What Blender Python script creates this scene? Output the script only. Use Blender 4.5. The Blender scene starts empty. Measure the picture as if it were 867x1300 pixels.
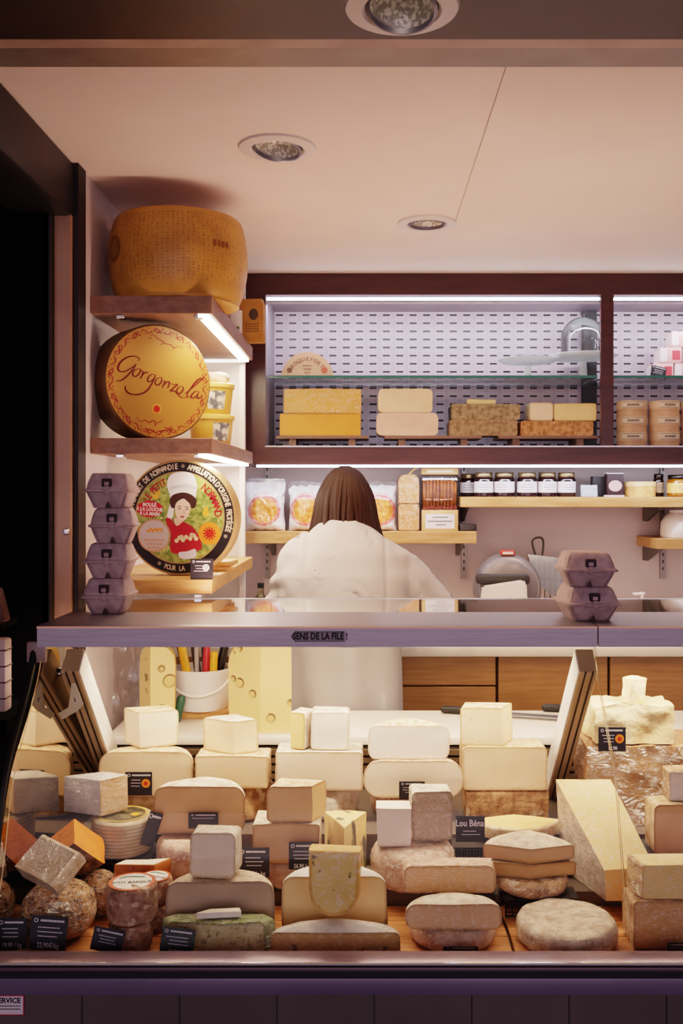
import bpy, bmesh, math, random
from mathutils import Vector, Matrix, Euler, noise
random.seed(7)
PI = math.pi
R = math.radians
SC = bpy.context.scene
COL = SC.collection
# ---- survey of the place: eye 1.60 m above the floor, focal length 1250 px, axis at pixel (465, 625)
FPX, CX, CY, EYE = 1250.0, 465.0, 625.0, 1.60
def X(px, d): return (px - CX) / FPX * d
def Z(py, d): return EYE - (py - CY) / FPX * d
def S(px, d): return px / FPX * d
def at(px, py, d): return Vector((X(px, d), d, Z(py, d)))

def lin(c):
    if isinstance(c, str):
        c = c.lstrip('#'); c = tuple(int(c[i:i+2], 16) / 255 for i in (0, 2, 4))
    return tuple((v / 12.92 if v <= .04045 else ((v + .055) / 1.055) ** 2.4) for v in c) + (1,)

# ------------------------------------------------------------------ materials
MATS = {}
class NT:
    def __init__(s, name):
        s.m = bpy.data.materials.new(name); s.m.use_nodes = True
        s.t = s.m.node_tree; s.t.nodes.clear()
        s.out = s.t.nodes.new('ShaderNodeOutputMaterial')
    def n(s, kind, **kw):
        nd = s.t.nodes.new(kind)
        for k, v in kw.items():
            if k.startswith('i_'): nd.inputs[int(k[2:])].default_value = v
            else: setattr(nd, k, v)
        return nd
    def l(s, a, b): s.t.links.new(a, b)
    def mix(s, fac, a, b):
        nd = s.n('ShaderNodeMix', data_type='RGBA')
        for v, i in ((fac, 0), (a, 6), (b, 7)):
            if hasattr(v, 'is_linked'): s.l(v, nd.inputs[i])
            else: nd.inputs[i].default_value = v
        return nd.outputs[2]
    def math(s, op, a, b=0.0):
        nd = s.n('ShaderNodeMath', operation=op)
        for v, i in ((a, 0), (b, 1)):
            if hasattr(v, 'is_linked'): s.l(v, nd.inputs[i])
            else: nd.inputs[i].default_value = v
        return nd.outputs[0]
    def ramp(s, v, lo, hi):
        nd = s.n('ShaderNodeMapRange'); s.l(v, nd.inputs[0])
        nd.inputs[1].default_value = lo; nd.inputs[2].default_value = hi
        return nd.outputs[0]
    def coord(s, stretch=(1, 1, 1), which='Object'):
        tc = s.n('ShaderNodeTexCoord'); mp = s.n('ShaderNodeMapping')
        mp.inputs['Scale'].default_value = stretch
        s.l(tc.outputs[which], mp.inputs[0]); return mp.outputs[0]

def M(name, c, c2=None, ns=12, nd=5, lo=.4, hi=.62, rough=.5, bump=0, bs=60, speck=(), metal=0,
      wrap=False, stretch=(1, 1, 1), spec=.4, sss=0, wave=None, alpha=None, rim=None):
    key = name + ('_wrapped' if wrap else '')
    if key in MATS: return MATS[key]
    t = NT(key); p = t.n('ShaderNodeBsdfPrincipled'); t.l(p.outputs[0], t.out.inputs[0])
    co = t.coord(stretch)
    col = lin(c)
    if c2:
        nz = t.n('ShaderNodeTexNoise'); t.l(co, nz.inputs['Vector'])
        nz.inputs['Scale'].default_value = ns; nz.inputs['Detail'].default_value = nd
        col = t.mix(t.ramp(nz.outputs[0], lo, hi), lin(c), lin(c2))
    for (sc_, thr, sc_col, amt) in speck:
        v = t.n('ShaderNodeTexNoise'); t.l(co, v.inputs['Vector'])
        v.inputs['Scale'].default_value = sc_; v.inputs['Detail'].default_value = 3
        f = t.math('MULTIPLY', t.ramp(v.outputs[0], thr, thr + .05), amt)
        col = t.mix(f, col, lin(sc_col))
    if wave:
        ws, wcol, wamt, wdist = wave
        w = t.n('ShaderNodeTexWave', wave_type='BANDS', bands_direction='Z'); t.l(co, w.inputs['Vector'])
        w.inputs['Scale'].default_value = ws; w.inputs['Distortion'].default_value = wdist; w.inputs['Detail'].default_value = 2
        col = t.mix(t.math('MULTIPLY', w.outputs['Fac'], wamt), col, lin(wcol))
    if rim:                                             # the paste darkens toward the rind
        at_ = t.n('ShaderNodeAttribute', attribute_name='rim'); jn = t.n('ShaderNodeTexNoise'); t.l(co, jn.inputs['Vector']); jn.inputs['Scale'].default_value = 90
        f = t.ramp(t.math('ADD', at_.outputs['Fac'], t.math('MULTIPLY', t.math('SUBTRACT', jn.outputs[0], .5), .6)), .28, .9)
        col = t.mix(t.math('MULTIPLY', t.math('POWER', f, 1.2), rim[1]), col, lin(rim[0]))
    if hasattr(col, 'is_linked'): t.l(col, p.inputs['Base Color'])
    else: p.inputs['Base Color'].default_value = col
    p.inputs['Roughness'].default_value = rough
    p.inputs['Metallic'].default_value = metal
    p.inputs['Specular IOR Level'].default_value = spec
    if sss:
        p.inputs['Subsurface Weight'].default_value = sss; p.inputs['Subsurface Radius'].default_value = (.02, .012, .006)
        p.inputs['Subsurface Scale'].default_value = .4
    if alpha is not None: p.inputs['Alpha'].default_value = alpha
    if bump:
        b = t.n('ShaderNodeTexNoise'); t.l(co, b.inputs['Vector'])
        b.inputs['Scale'].default_value = bs; b.inputs['Detail'].default_value = 6
        bp = t.n('ShaderNodeBump'); bp.inputs['Strength'].default_value = bump; bp.inputs['Distance'].default_value = .004
        t.l(b.outputs[0], bp.inputs['Height']); t.l(bp.outputs[0], p.inputs['Normal'])
    if wrap:                                            # cling film: a clear creased coat over the cheese
        p.inputs['Coat Weight'].default_value = 1.0; p.inputs['Coat Roughness'].default_value = .10
        p.inputs['Coat IOR'].default_value = 1.7
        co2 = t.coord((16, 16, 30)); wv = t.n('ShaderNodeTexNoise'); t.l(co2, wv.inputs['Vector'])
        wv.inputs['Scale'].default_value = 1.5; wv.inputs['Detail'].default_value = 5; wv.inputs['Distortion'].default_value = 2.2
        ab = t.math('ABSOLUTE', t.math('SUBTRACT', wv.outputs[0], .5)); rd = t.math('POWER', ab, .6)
        if hasattr(col, 'is_linked'):                   # pale streaks painted along the folds in place of film glints
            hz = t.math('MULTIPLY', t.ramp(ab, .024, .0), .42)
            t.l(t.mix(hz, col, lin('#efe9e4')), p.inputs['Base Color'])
        bp2 = t.n('ShaderNodeBump'); bp2.inputs['Strength'].default_value = 1.0; bp2.inputs['Distance'].default_value = .045
        t.l(rd, bp2.inputs['Height']); t.l(bp2.outputs[0], p.inputs['Coat Normal'])
    MATS[key] = t.m; return t.m

def flat(name, c, rough=.5, metal=0, spec=.4): return M(name, c, rough=rough, metal=metal, spec=spec)

def Memit(name, c, e):
    if name in MATS: return MATS[name]
    t = NT(name); n = t.n('ShaderNodeEmission'); n.inputs[0].default_value = lin(c); n.inputs[1].default_value = e
    t.l(n.outputs[0], t.out.inputs[0]); MATS[name] = t.m; return t.m

def Mglass(name, tint=(1, 1, 1), k=1.0, rough=.02, base=0.0):
    if name in MATS: return MATS[name]
    t = NT(name); tr = t.n('ShaderNodeBsdfTransparent'); tr.inputs[0].default_value = (*tint, 1)
    g = t.n('ShaderNodeBsdfGlossy'); g.inputs['Roughness'].default_value = rough
    fr = t.n('ShaderNodeFresnel'); fr.inputs[0].default_value = 1.45
    mx = t.n('ShaderNodeMixShader')
    t.l(t.math('MINIMUM', t.math('ADD', t.math('MULTIPLY', fr.outputs[0], k), base), .9), mx.inputs[0])
    t.l(tr.outputs[0], mx.inputs[1]); t.l(g.outputs[0], mx.inputs[2]); t.l(mx.outputs[0], t.out.inputs[0])
    MATS[name] = t.m; return t.m

def Mfrost(name, c, dif=.35):
    if name in MATS: return MATS[name]
    t = NT(name); tr = t.n('ShaderNodeBsdfTransparent'); tr.inputs[0].default_value = (.95, .97, .96, 1)
    d = t.n('ShaderNodeBsdfDiffuse'); d.inputs[0].default_value = lin(c); g = t.n('ShaderNodeBsdfGlossy'); g.inputs['Roughness'].default_value = .1
    a = t.n('ShaderNodeMixShader'); a.inputs[0].default_value = dif; t.l(tr.outputs[0], a.inputs[1]); t.l(d.outputs[0], a.inputs[2])
    b = t.n('ShaderNodeMixShader'); b.inputs[0].default_value = .08; t.l(a.outputs[0], b.inputs[1]); t.l(g.outputs[0], b.inputs[2]); t.l(b.outputs[0], t.out.inputs[0])
    MATS[name] = t.m; return t.m

# ------------------------------------------------------------------ mesh helpers
def link(name, me, mat, parent=None, smooth=True, angle=40):
    o = bpy.data.objects.new(name, me); COL.objects.link(o)
    if mat is not None:
        for m in (mat if isinstance(mat, (list, tuple)) else [mat]): me.materials.append(m)
    if parent is not None: o.parent = parent
    if smooth and len(me.polygons):
        me.polygons.foreach_set('use_smooth', [True] * len(me.polygons))
        me.set_sharp_from_angle(angle=R(angle))
    return o
def ob(name, bm, mat, parent=None, smooth=True, angle=40, norm=True):
    if norm: bmesh.ops.recalc_face_normals(bm, faces=bm.faces)
    me = bpy.data.meshes.new(name); bm.to_mesh(me); bm.free()
    return link(name, me, mat, parent, smooth, angle)
def tag(o, label, cat, group=None, kind=None):
    if label: o['label'] = label
    if cat: o['category'] = cat
    if group: o['group'] = group
    if kind: o['kind'] = kind
    return o
def thing(name, label, cat, loc=(0, 0, 0), rot=(0, 0, 0), group=None):
    o = bpy.data.objects.new(name, None); COL.objects.link(o); o.empty_display_size = .05
    o.location = loc; o.rotation_euler = rot
    return tag(o, label, cat, group)
def struct(name, bm, mat, **k):
    return tag(ob(name, bm, mat, **k), None, None, None, 'structure')
def copy_thing(o, loc, rot=None, label=None):
    c = o.copy(); COL.objects.link(c); c.location = loc
    if rot is not None: c.rotation_euler = rot
    if label: c['label'] = label
    def kids(src, dst):
        for ch in list(src.children):
            k = ch.copy(); COL.objects.link(k); k.parent = dst
            kids(ch, k)
    kids(o, c)
    return c

def bx(bm, x0, x1, y0, y1, z0, z1, bev=0, seg=2, mi=0):
    r = bmesh.ops.create_cube(bm, size=1)
    vs = r['verts']
    for v in vs:
        v.co = Vector(((x0 + x1) / 2 + v.co.x * (x1 - x0), (y0 + y1) / 2 + v.co.y * (y1 - y0), (z0 + z1) / 2 + v.co.z * (z1 - z0)))
    fs = set(f for v in vs for f in v.link_faces)
    for f in fs: f.material_index = mi
    if bev:
        es = list(set(e for v in vs for e in v.link_edges))
        bmesh.ops.bevel(bm, geom=es, offset=bev, segments=seg, affect='EDGES', profile=.5)
    return bm
def box(x0, x1, y0, y1, z0, z1, bev=0, seg=2): return bx(bmesh.new(), x0, x1, y0, y1, z0, z1, bev, seg)
def lathe(prof, n=48, bm=None, cap=True):
    """profile [(r, z)] revolved about Z"""
    bm = bm or bmesh.new(); rows = []
    for (r, z) in prof:
        if r < 1e-6: rows.append([bm.verts.new((0, 0, z))])
        else: rows.append([bm.verts.new((r * math.cos(2 * PI * i / n), r * math.sin(2 * PI * i / n), z)) for i in range(n)])
    for a, b in zip(rows[:-1], rows[1:]):
        for i in range(n):
            j = (i + 1) % n
            if len(a) == 1 and len(b) == 1: continue
            if len(a) == 1: bm.faces.new((a[0], b[i], b[j]))
            elif len(b) == 1: bm.faces.new((a[i], a[j], b[0]))
            else: bm.faces.new((a[i], a[j], b[j], b[i]))
    if cap:
        for row in (rows[0], rows[-1]):
            if len(row) > 2: bm.faces.new(row)
    return bm
def frame_of(d):
    d = d.normalized(); up = Vector((0, 0, 1)) if abs(d.z) < .92 else Vector((0, 1, 0))
    a = d.cross(up).normalized(); b = a.cross(d).normalized(); return a, b
def tube(bm, pts, radii, n=12, cap=True):
    pts = [Vector(p) for p in pts]; rows = []
    if not isinstance(radii, (list, tuple)): radii = [radii] * len(pts)
    pa = None
    for i, p in enumerate(pts):
        d = (pts[min(i + 1, len(pts) - 1)] - pts[max(i - 1, 0)])
        a, b = frame_of(d)
        if pa is not None:
            a = (pa - d.normalized() * pa.dot(d.normalized())).normalized(); b = a.cross(d.normalized()).normalized()
        pa = a
        r = radii[i]; ra, rb = r if isinstance(r, (tuple, list)) else (r, r)
        rows.append([bm.verts.new(p + a * ra * math.cos(2 * PI * k / n) + b * rb * math.sin(2 * PI * k / n)) for k in range(n)])
    for A, B in zip(rows[:-1], rows[1:]):
        for k in range(n): bm.faces.new((A[k], A[(k + 1) % n], B[(k + 1) % n], B[k]))
    if cap: bm.faces.new(rows[0]); bm.faces.new(rows[-1])
    return bm
def rings(bm, levels, n=20, cap=True):
    """stack of horizontal ellipses (cx, cy, z, rx, ry)"""
    rows = [[bm.verts.new((cx + rx * math.cos(2 * PI * k / n), cy + ry * math.sin(2 * PI * k / n), z)) for k in range(n)] for (cx, cy, z, rx, ry) in levels]
    for A, B in zip(rows[:-1], rows[1:]):
        for k in range(n): bm.faces.new((A[k], A[(k + 1) % n], B[(k + 1) % n], B[k]))
    if cap: bm.faces.new(rows[0]); bm.faces.new(rows[-1])
    return bm
def smooth_line(pts, sub=6, closed=False):
    P = [Vector(p) for p in pts]; out = []; N = len(P)
    rng = range(N) if closed else range(N - 1)
    for i in rng:
        g = (lambda k: P[k % N]) if closed else (lambda k: P[max(0, min(N - 1, k))])
        p0, p1, p2, p3 = g(i - 1), g(i), g(i + 1), g(i + 2)
        for s in range(sub):
            t = s / sub
            out.append(.5 * ((2 * p1) + (-p0 + p2) * t + (2 * p0 - 5 * p1 + 4 * p2 - p3) * t * t + (-p0 + 3 * p1 - 3 * p2 + p3) * t ** 3))
    if not closed: out.append(P[-1])
    return out
# flat graphics: (u right, v up) on a plane facing -Y, `lay` metres in front of it
def poly(bm, pts, lay=0.0, mi=0):
    f = bm.faces.new([bm.verts.new((p[0], -lay, p[1])) for p in pts]); f.material_index = mi; return f
def disc(bm, u, v, ru, rv=None, lay=0.0, n=40, mi=0):
    rv = rv or ru
    return poly(bm, [(u + ru * math.cos(2 * PI * i / n), v + rv * math.sin(2 * PI * i / n)) for i in range(n)], lay, mi)
def ring_flat(bm, u, v, r0, r1, lay=0.0, n=64, mi=0):
    A = [bm.verts.new((u + r0 * math.cos(2 * PI * i / n), -lay, v + r0 * math.sin(2 * PI * i / n))) for i in range(n)]
    B = [bm.verts.new((u + r1 * math.cos(2 * PI * i / n), -lay, v + r1 * math.sin(2 * PI * i / n))) for i in range(n)]
    for i in range(n):
        f = bm.faces.new((A[i], A[(i + 1) % n], B[(i + 1) % n], B[i])); f.material_index = mi
def stroke(bm, pts, w, lay=0.0, sub=6, taper=True, closed=False, mi=0):
    L = smooth_line([(p[0], p[1], 0) for p in pts], sub, closed); rows = []; N = len(L)
    for i, p in enumerate(L):
        d = L[min(i + 1, N - 1)] - L[max(i - 1, 0)]
        if d.length < 1e-9: d = Vector((1, 0, 0))
        d.normalize(); nrm = Vector((-d.y, d.x, 0))
        ww = w * (.45 + .55 * abs(math.sin(PI * i / (N - 1)))) if taper else w
        ww *= .75 + .5 * abs(d.y) if taper else 1
        rows.append([bm.verts.new((p.x + s * nrm.x * ww / 2, -lay, p.y + s * nrm.y * ww / 2)) for s in (-1, 1)])
    for a, b in zip(rows[:-1], rows[1:]):
        f = bm.faces.new((a[0], a[1], b[1], b[0])); f.material_index = mi
def text_into(bm, s, size, mat4, mi=0, bold=0.0, sx=1.0):
    cu = bpy.data.curves.new('lettering', 'FONT'); cu.body = s; cu.size = size
    cu.align_x = 'CENTER'; cu.align_y = 'CENTER'; cu.offset = bold; cu.resolution_u = 2
    o = bpy.data.objects.new('lettering', cu)
    me = bpy.data.meshes.new_from_object(o)
    n0 = len(bm.verts); f0 = len(bm.faces)
    bm.from_mesh(me)
    bm.verts.ensure_lookup_table(); bm.faces.ensure_lookup_table()
    for v in bm.verts[n0:]: v.co = mat4 @ Vector((v.co.x * sx, v.co.y, v.co.z))
    for f in bm.faces[f0:]: f.material_index = mi
    bpy.data.objects.remove(o); bpy.data.curves.remove(cu); bpy.data.meshes.remove(me)
FACE = Matrix(((1, 0, 0, 0), (0, 0, -1, 0), (0, 1, 0, 0), (0, 0, 0, 1)))      # XY text -> plane facing -Y
def write(bm, s, size, u=0, v=0, lay=0.001, rot=0, mi=0, bold=0, sx=1.0):
    text_into(bm, s, size, Matrix.Translation((u, -lay, v)) @ FACE @ Matrix.Rotation(rot, 4, 'Z'), mi, bold, sx)
def write_arc(bm, s, size, r, a_start, a_end, lay=.001, u=0, v=0, mi=0, flip=False, bold=0, sx=1.0):
    n = len(s)
    for i, ch in enumerate(s):
        if ch == ' ': continue
        a = R(a_start + (a_end - a_start) * (i + .5) / n)
        write(bm, ch, size, u + r * math.cos(a), v + r * math.sin(a), lay, a - PI / 2 + (PI if flip else 0), mi, bold, sx)
def displace(bm, amp, scale, seed=0, faces_only=None):
    for v in bm.verts:
        q = v.co * scale + Vector((seed, seed * 1.7, seed * .3))
        v.co += noise.noise_vector(q) * amp
def voxel(bm, size, smooth_it=4, name='body'):
    me = bpy.data.meshes.new(name); bm.to_mesh(me); bm.free()
    o = bpy.data.objects.new(name, me); COL.objects.link(o)
    m = o.modifiers.new('r', 'REMESH'); m.mode = 'VOXEL'; m.voxel_size = size
    s = o.modifiers.new('s', 'SMOOTH'); s.iterations = smooth_it; s.factor = .5
    dg = bpy.context.evaluated_depsgraph_get(); dg.update()
    out = bpy.data.meshes.new_from_object(o.evaluated_get(dg)); bpy.data.objects.remove(o)
    return out

# ------------------------------------------------------------------ cheese
def sector(r, a0, a1, n=None):
    """points (x, y, mx, my) and edge kinds: apex at origin, rind on the arc"""
    full = abs(a1 - a0) >= 359.9
    n = n or max(8, int(abs(a1 - a0) / 5))
    if full:
        P = [(r * math.cos(2 * PI * i / n), r * math.sin(2 * PI * i / n), math.cos(2 * PI * i / n), math.sin(2 * PI * i / n)) for i in range(n)]
        return P, ['r'] * n
    P = [(0, 0, 0, 0)]
    for i in range(n + 1):
        a = R(a0 + (a1 - a0) * i / n); P.append((r * math.cos(a), r * math.sin(a), math.cos(a), math.sin(a)))
    return P, ['p'] + ['r'] * n + ['p']
def plan(pts, kinds):
    """polygon plan; kinds[i] is the face between point i and i+1"""
    n = len(pts); out = []
    for i in range(n):
        p, a, b = Vector(pts[i]), Vector(pts[i - 1]), Vector(pts[(i + 1) % n])
        ka, kb = kinds[i - 1], kinds[i]
        if ka == 'r' and kb == 'r': m = ((p - a).normalized() + (p - b).normalized()); m = m.normalized() * 1.2 if m.length > 1e-6 else m
        elif kb == 'r': m = (p - a).normalized()
        elif ka == 'r': m = (p - b).normalized()
        else: m = Vector((0, 0))
        out.append((p.x, p.y, m.x, m.y))
    return out, kinds
def slab(outl, h, rr=.01, bulge=0.0, dome=0.0, amp=.0012, cap='rr', seed=0, center=None, rsub=4):
    P, K = outl; bm = bmesh.new(); rr = min(rr, h * .48)
    NP, NK = [], []                                     # refine the cut edges; each point carries its distance to the rind
    n0 = len(P)
    dist = [0.0 if (K[i] == 'r' or K[i - 1] == 'r') else 9.0 for i in range(n0)]
    for i in range(n0):
        j = (i + 1) % n0; A, B = P[i], P[j]
        NP.append((*A, dist[i])); NK.append(K[i])
        if K[i] != 'p': continue
        L = math.hypot(A[0] - B[0], A[1] - B[1]); ts = []
        if L > .012:
            if dist[i] == 0: ts += [min(.45, q / L) for q in (.003, .008)]
            if L > .03: ts.append(.5)
            if dist[j] == 0: ts += [1 - min(.45, q / L) for q in (.008, .003)]
        for t_ in sorted(set(ts)):
            x, y, mx, my = (A[k] + (B[k] - A[k]) * t_ for k in range(4))
            dd = min(L * t_ if dist[i] == 0 else 9, L * (1 - t_) if dist[j] == 0 else 9)
            NP.append((x, y, mx, my, dd)); NK.append('p')
    P, K = NP, NK; N = len(P)
    def off(z):
        o = 0.0
        if z < rr: o = rr - math.sqrt(max(0, rr * rr - (rr - z) ** 2))
        elif z > h - rr: o = rr - math.sqrt(max(0, rr * rr - (rr - (h - z)) ** 2))
        return o
    zs = {0.0, h}
    for k in range(1, rsub + 1):
        q = rr * (1 - math.cos(k / rsub * PI / 2)); zs |= {q, h - q}
    for q in (.003, .008):
        if h > .03: zs |= {q, h - q}
    for k in range(1, 4): zs.add(rr + (h - 2 * rr) * k / 4)
    zl = []
    for z in sorted(zs):
        if not zl or z - zl[-1] > .0004: zl.append(z)
    lay = bm.verts.layers.float.new('rim')
    cx, cy = center if center else (sum(p[0] for p in P) / N, sum(p[1] for p in P) / N)
    rows = []
    for z in zl:
        o2 = off(z) - bulge * math.sin(PI * z / h); row = []
        for (x, y, mx, my, dd) in P:
            v = bm.verts.new((x - mx * o2, y - my * o2, z)); d = min(dd, z if cap[0] == 'r' else 9, h - z if cap[1] == 'r' else 9)
            v[lay] = max(0.0, 1 - d / .0085); row.append(v)
        rows.append(row)
    for A, B in zip(rows[:-1], rows[1:]):
        for i in range(N):
            j = (i + 1) % N
            if (A[i].co - A[j].co).length < 1e-7 and (B[i].co - B[j].co).length < 1e-7: continue
            f = bm.faces.new((A[i], A[j], B[j], B[i])); f.material_index = 0 if K[i] == 'r' else 1
    def capit(row, z, sgn, kind):
        prev = row; ins = [1 - .006 / .05, .7, .35]
        for s in ins:
            cur = [bm.verts.new((cx + (v.co.x - cx) * s, cy + (v.co.y - cy) * s, z + sgn * dome * (1 - s * s))) for v in row]
            for i in range(N):
                j = (i + 1) % N
                f = bm.faces.new((prev[i], prev[j], cur[j], cur[i])); f.material_index = 0 if kind == 'r' else 1
            prev = cur
        c = bm.verts.new((cx, cy, z + sgn * dome))
        for i in range(N):
            f = bm.faces.new((prev[i], prev[(i + 1) % N], c)); f.material_index = 0 if kind == 'r' else 1
    capit(rows[0], 0, 0, cap[0]); capit(rows[-1], h, 1, cap[1])
    bmesh.ops.remove_doubles(bm, verts=bm.verts, dist=1e-5)
    bmesh.ops.dissolve_degenerate(bm, edges=bm.edges, dist=1e-6)
    if amp:
        for v in bm.verts:
            q = v.co * 45 + Vector((seed * 3.1, seed, 0))
            nv = noise.noise_vector(q) * amp + noise.noise_vector(v.co * 14 + Vector((seed, 0, seed))) * amp * 1.6
            if v.co.z < 1e-4: nv.z = abs(nv.z) * .2
            v.co += nv; v.co.z = max(v.co.z, 0.0)
    bmesh.ops.recalc_face_normals(bm, faces=bm.faces)
    return bm
def split_faces(bm, which):
    b2 = bm.copy()
    bmesh.ops.delete(b2, geom=[f for f in b2.faces if f.material_index != which], context='FACES')
    for f in b2.faces: f.material_index = 0
    return b2
SEED = [0]
def cheese(name, label, outl, h, loc, rm, pm=None, rot=(0, 0, 0), rr=.01, bulge=0, dome=0, amp=.0012, cap='rr', group=None, center=None, cat='cheese'):
    SEED[0] += 1
    bm = slab(outl, h, rr, bulge, dome, amp, cap, SEED[0], center)
    two = pm is not None and any(f.material_index for f in bm.faces)
    if not two:
        o = ob(name, bm, rm, norm=False); o.location = loc; o.rotation_euler = rot
        return tag(o, label, cat, group)
    t = thing(name, label, cat, loc, rot, group)
    ob('rind', split_faces(bm, 0), rm, t, norm=False); ob('paste', split_faces(bm, 1), pm, t, norm=False, angle=25)
    bm.free(); return t
# ------------------------------------------------------------------ palette
mWallWhite = M('painted_wall', '#cfc4c0', '#c6bab6', 3, rough=.55)
mBackWall = M('back_wall_paint', '#c2b0ae', '#bba9a7', 3, rough=.6)
mCeil = M('ceiling_paint', '#ecdad3', '#e6d2ca', 2, rough=.7)
mSoffit = M('soffit_brown', '#3c2823', '#34221e', 6, rough=.45)
mTrim = M('aluminium_trim', '#8f827c', '#857770', 10, rough=.4, metal=.3)
mWenge = M('dark_brown_laminate', '#45221f', '#3a1b19', 5, rough=.35, stretch=(1, 1, 8))
mOak = M('oak_laminate', '#b98a58', '#a8753f', 5, rough=.45, stretch=(1.5, 14, 14), bump=.05, bs=20)
mOakD = M('brown_oak_edge', '#83624f', '#775644', 6, rough=.5, stretch=(1.5, 14, 14))
mDrawer = M('drawer_wood', '#a8794f', '#976a43', 6, rough=.4, stretch=(1.2, 9, 16), wave=(.12, '#8c6039', .35, 5))
mBoard = M('serving_board_wood', '#c8874f', '#b06e3a', 6, rough=.5, stretch=(2, 18, 18), bump=.06, bs=20)
mBrushed = M('brushed_aluminium', '#948b93', '#8a818a', 14, rough=.38, metal=.65, stretch=(1, 30, 30))
mPostA = M('post_aluminium', '#d9d2cc', '#cbc4be', 8, rough=.4, metal=.25)
mPostB = M('anodised_post', '#b39b7b', '#a38b6c', 8, rough=.45, metal=.1)
mGroove = flat('dark_groove', '#2e241d', .6)
mSteel = M('stainless_steel', '#c7c2c0', '#b8b3b1', 20, rough=.28, metal=.9, stretch=(1, 20, 20))
mChrome = flat('chrome', '#d8d6d4', .12, 1)
mWhitePl = flat('white_plastic', '#e6dfdb', .4)
mTop = M('white_worktop', '#e8dccf', '#e1d4c7', 4, rough=.35)
mBlack = flat('black_plastic', '#15130f', .4)
mBlackMesh = M('black_basket', '#16120f', '#352b24', 220, rough=.5, bump=.6, bs=200)
mVoid = flat('night_black', '#050405', .9, spec=.1)
mGlass = Mglass('clear_glass', (.98, .985, .98), .22)
mGlassTop = Mglass('top_glass', (.86, .88, .88), 1.6, .05, .05)
mGlassEdge = flat('glass_edge_green', '#2e6a5e', .25)
mGlassEdgeTan = M('glass_edge_tan', '#b59a78', '#c8b294', 40, rough=.2)
mDome = Mglass('dome_glass', (.93, .95, .95), 1.3)
mFrost = Mfrost('frosted_plate_glass', '#dfe6e6', .5)
mMirror = flat('mirror', '#b5aa9c', .03, 1)
mLED = Memit('led_strip_light', '#eaf0ff', 7)
mLEDw = Memit('led_strip_neutral', '#fff1e0', 9)
mCard = M('slate_card', '#1d1a20', '#26222a', 60, rough=.5)
mCardG = flat('green_grey_card', '#2b3330', .5)
mInk = flat('chalk_ink', '#d9d5d8', .6)
mInkB = flat('black_ink', '#120d0d', .6)
mPDO = flat('seal_orange', '#f08a2a', .5)
mPDOr = flat('seal_red', '#c8281c', .5)

# ------------------------------------------------------------------ the room
WL = -.66            # inner face of left wall
struct('floor', box(-4, 4, -1.5, 3.72, -.05, 0), M('stone_floor', '#4a4240', '#3d3634', 4, rough=.4))
def holed(x0, x1, y0, y1, z0, z1, holes):
    b = bmesh.new(); xs = sorted({x0, x1} | {h[0] - h[2] for h in holes} | {h[0] + h[2] for h in holes}); ys = sorted({y0, y1} | {h[1] - h[2] for h in holes} | {h[1] + h[2] for h in holes})
    for xa, xb in zip(xs[:-1], xs[1:]):
        for ya, yb in zip(ys[:-1], ys[1:]):
            if not any(abs((xa + xb) / 2 - h[0]) < h[2] and abs((ya + yb) / 2 - h[1]) < h[2] for h in holes): bx(b, xa, xb, ya, yb, z0, z1)
    bmesh.ops.remove_doubles(b, verts=b.verts, dist=1e-5)
    return b
SPOTS = [(X(510, 1.459), 1.459, 2.320, .0855), (X(352, 2.14), 2.14, 2.35, .0855), (X(542, 2.74), 2.74, 2.35, .083)]
struct('ceiling', holed(-1.6, 2.2, 1.72, 3.78, 2.35, 2.42, [(s[0], s[1], s[3] * .66) for s in SPOTS[1:]]), mCeil, smooth=False)
struct('ceiling_soffit', holed(-3.2, 3.2, .2, 1.565, 2.32, 2.40, [(s[0], s[1], s[3] * .66) for s in SPOTS[:1]]), mSoffit, smooth=False)
struct('trim_1', box(-3.2, 3.2, 1.565, 1.60, 2.322, 2.40), M('trim_pale', '#b59a8e', '#a58a7e', 9, rough=.45))
b = bmesh.new(); bx(b, -3.2, 3.2, 1.60, 1.66, 2.333, 2.40); bx(b, -3.2, 3.2, 1.66, 1.72, 2.343, 2.40); struct('trim_2', b, mTrim)
struct('wall_back', box(-.72, 2.2, 3.72, 3.78, 0, 2.35), mBackWall)
struct('wall_left', box(-.69, WL, 2.30, 3.72, 0, 2.35), M('left_wall_panel', '#d3c6c6', '#c7b8ba', 3, rough=.5))
struct('wall_right', box(2.15, 2.2, 1.72, 3.72, 0, 2.35), mWallWhite)
struct('wall_outside_left', box(-2.9, -2.85, .2, 4, 0, 2.4), mVoid)
struct('wall_outside_back', box(-2.85, -.74, 3.0, 3.05, 0, 2.4), mVoid)
struct('wall_outside_front', box(-2.9, -.71, 2.20, 2.26, 0, 2.36), mVoid)
struct('trim_3', box(-.705, -.668, 2.225, 2.28, .0, 2.24), M('door_post', '#b38a70', '#a37a62', 6, rough=.4, metal=.25))
struct('trim_4', box(-.665, -.655, 2.24, 2.30, 0, 2.35), flat('dark_gap', '#221517', .6))
struct('trim_5', box(-.724, -.706, 2.20, 2.27, 0, 2.3), flat('dark_post', '#231816', .5))
b = bmesh.new(); bx(b, -.80, -.665, 1.70, 2.25, 2.225, 2.35, .01)
struct('trim_6', b, flat('shutter_rail', '#191517', .45))
b = bmesh.new(); bx(b, .245, .247, 1.72, 2.72, 2.3485, 2.352)
struct('trim_7', b, flat('ceiling_joint', '#b09c91', .8))
# screw knob on the post
b = lathe([(0, 0), (.006, 0), (.008, .004), (.006, .010), (0, .011)], 20)
o = ob('screw_knob', b, mSteel, bpy.data.objects['trim_3']); o.location = (X(84, 2.222), 2.224, Z(675, 2.222)); o.rotation_euler = (R(90), 0, 0)

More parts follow.
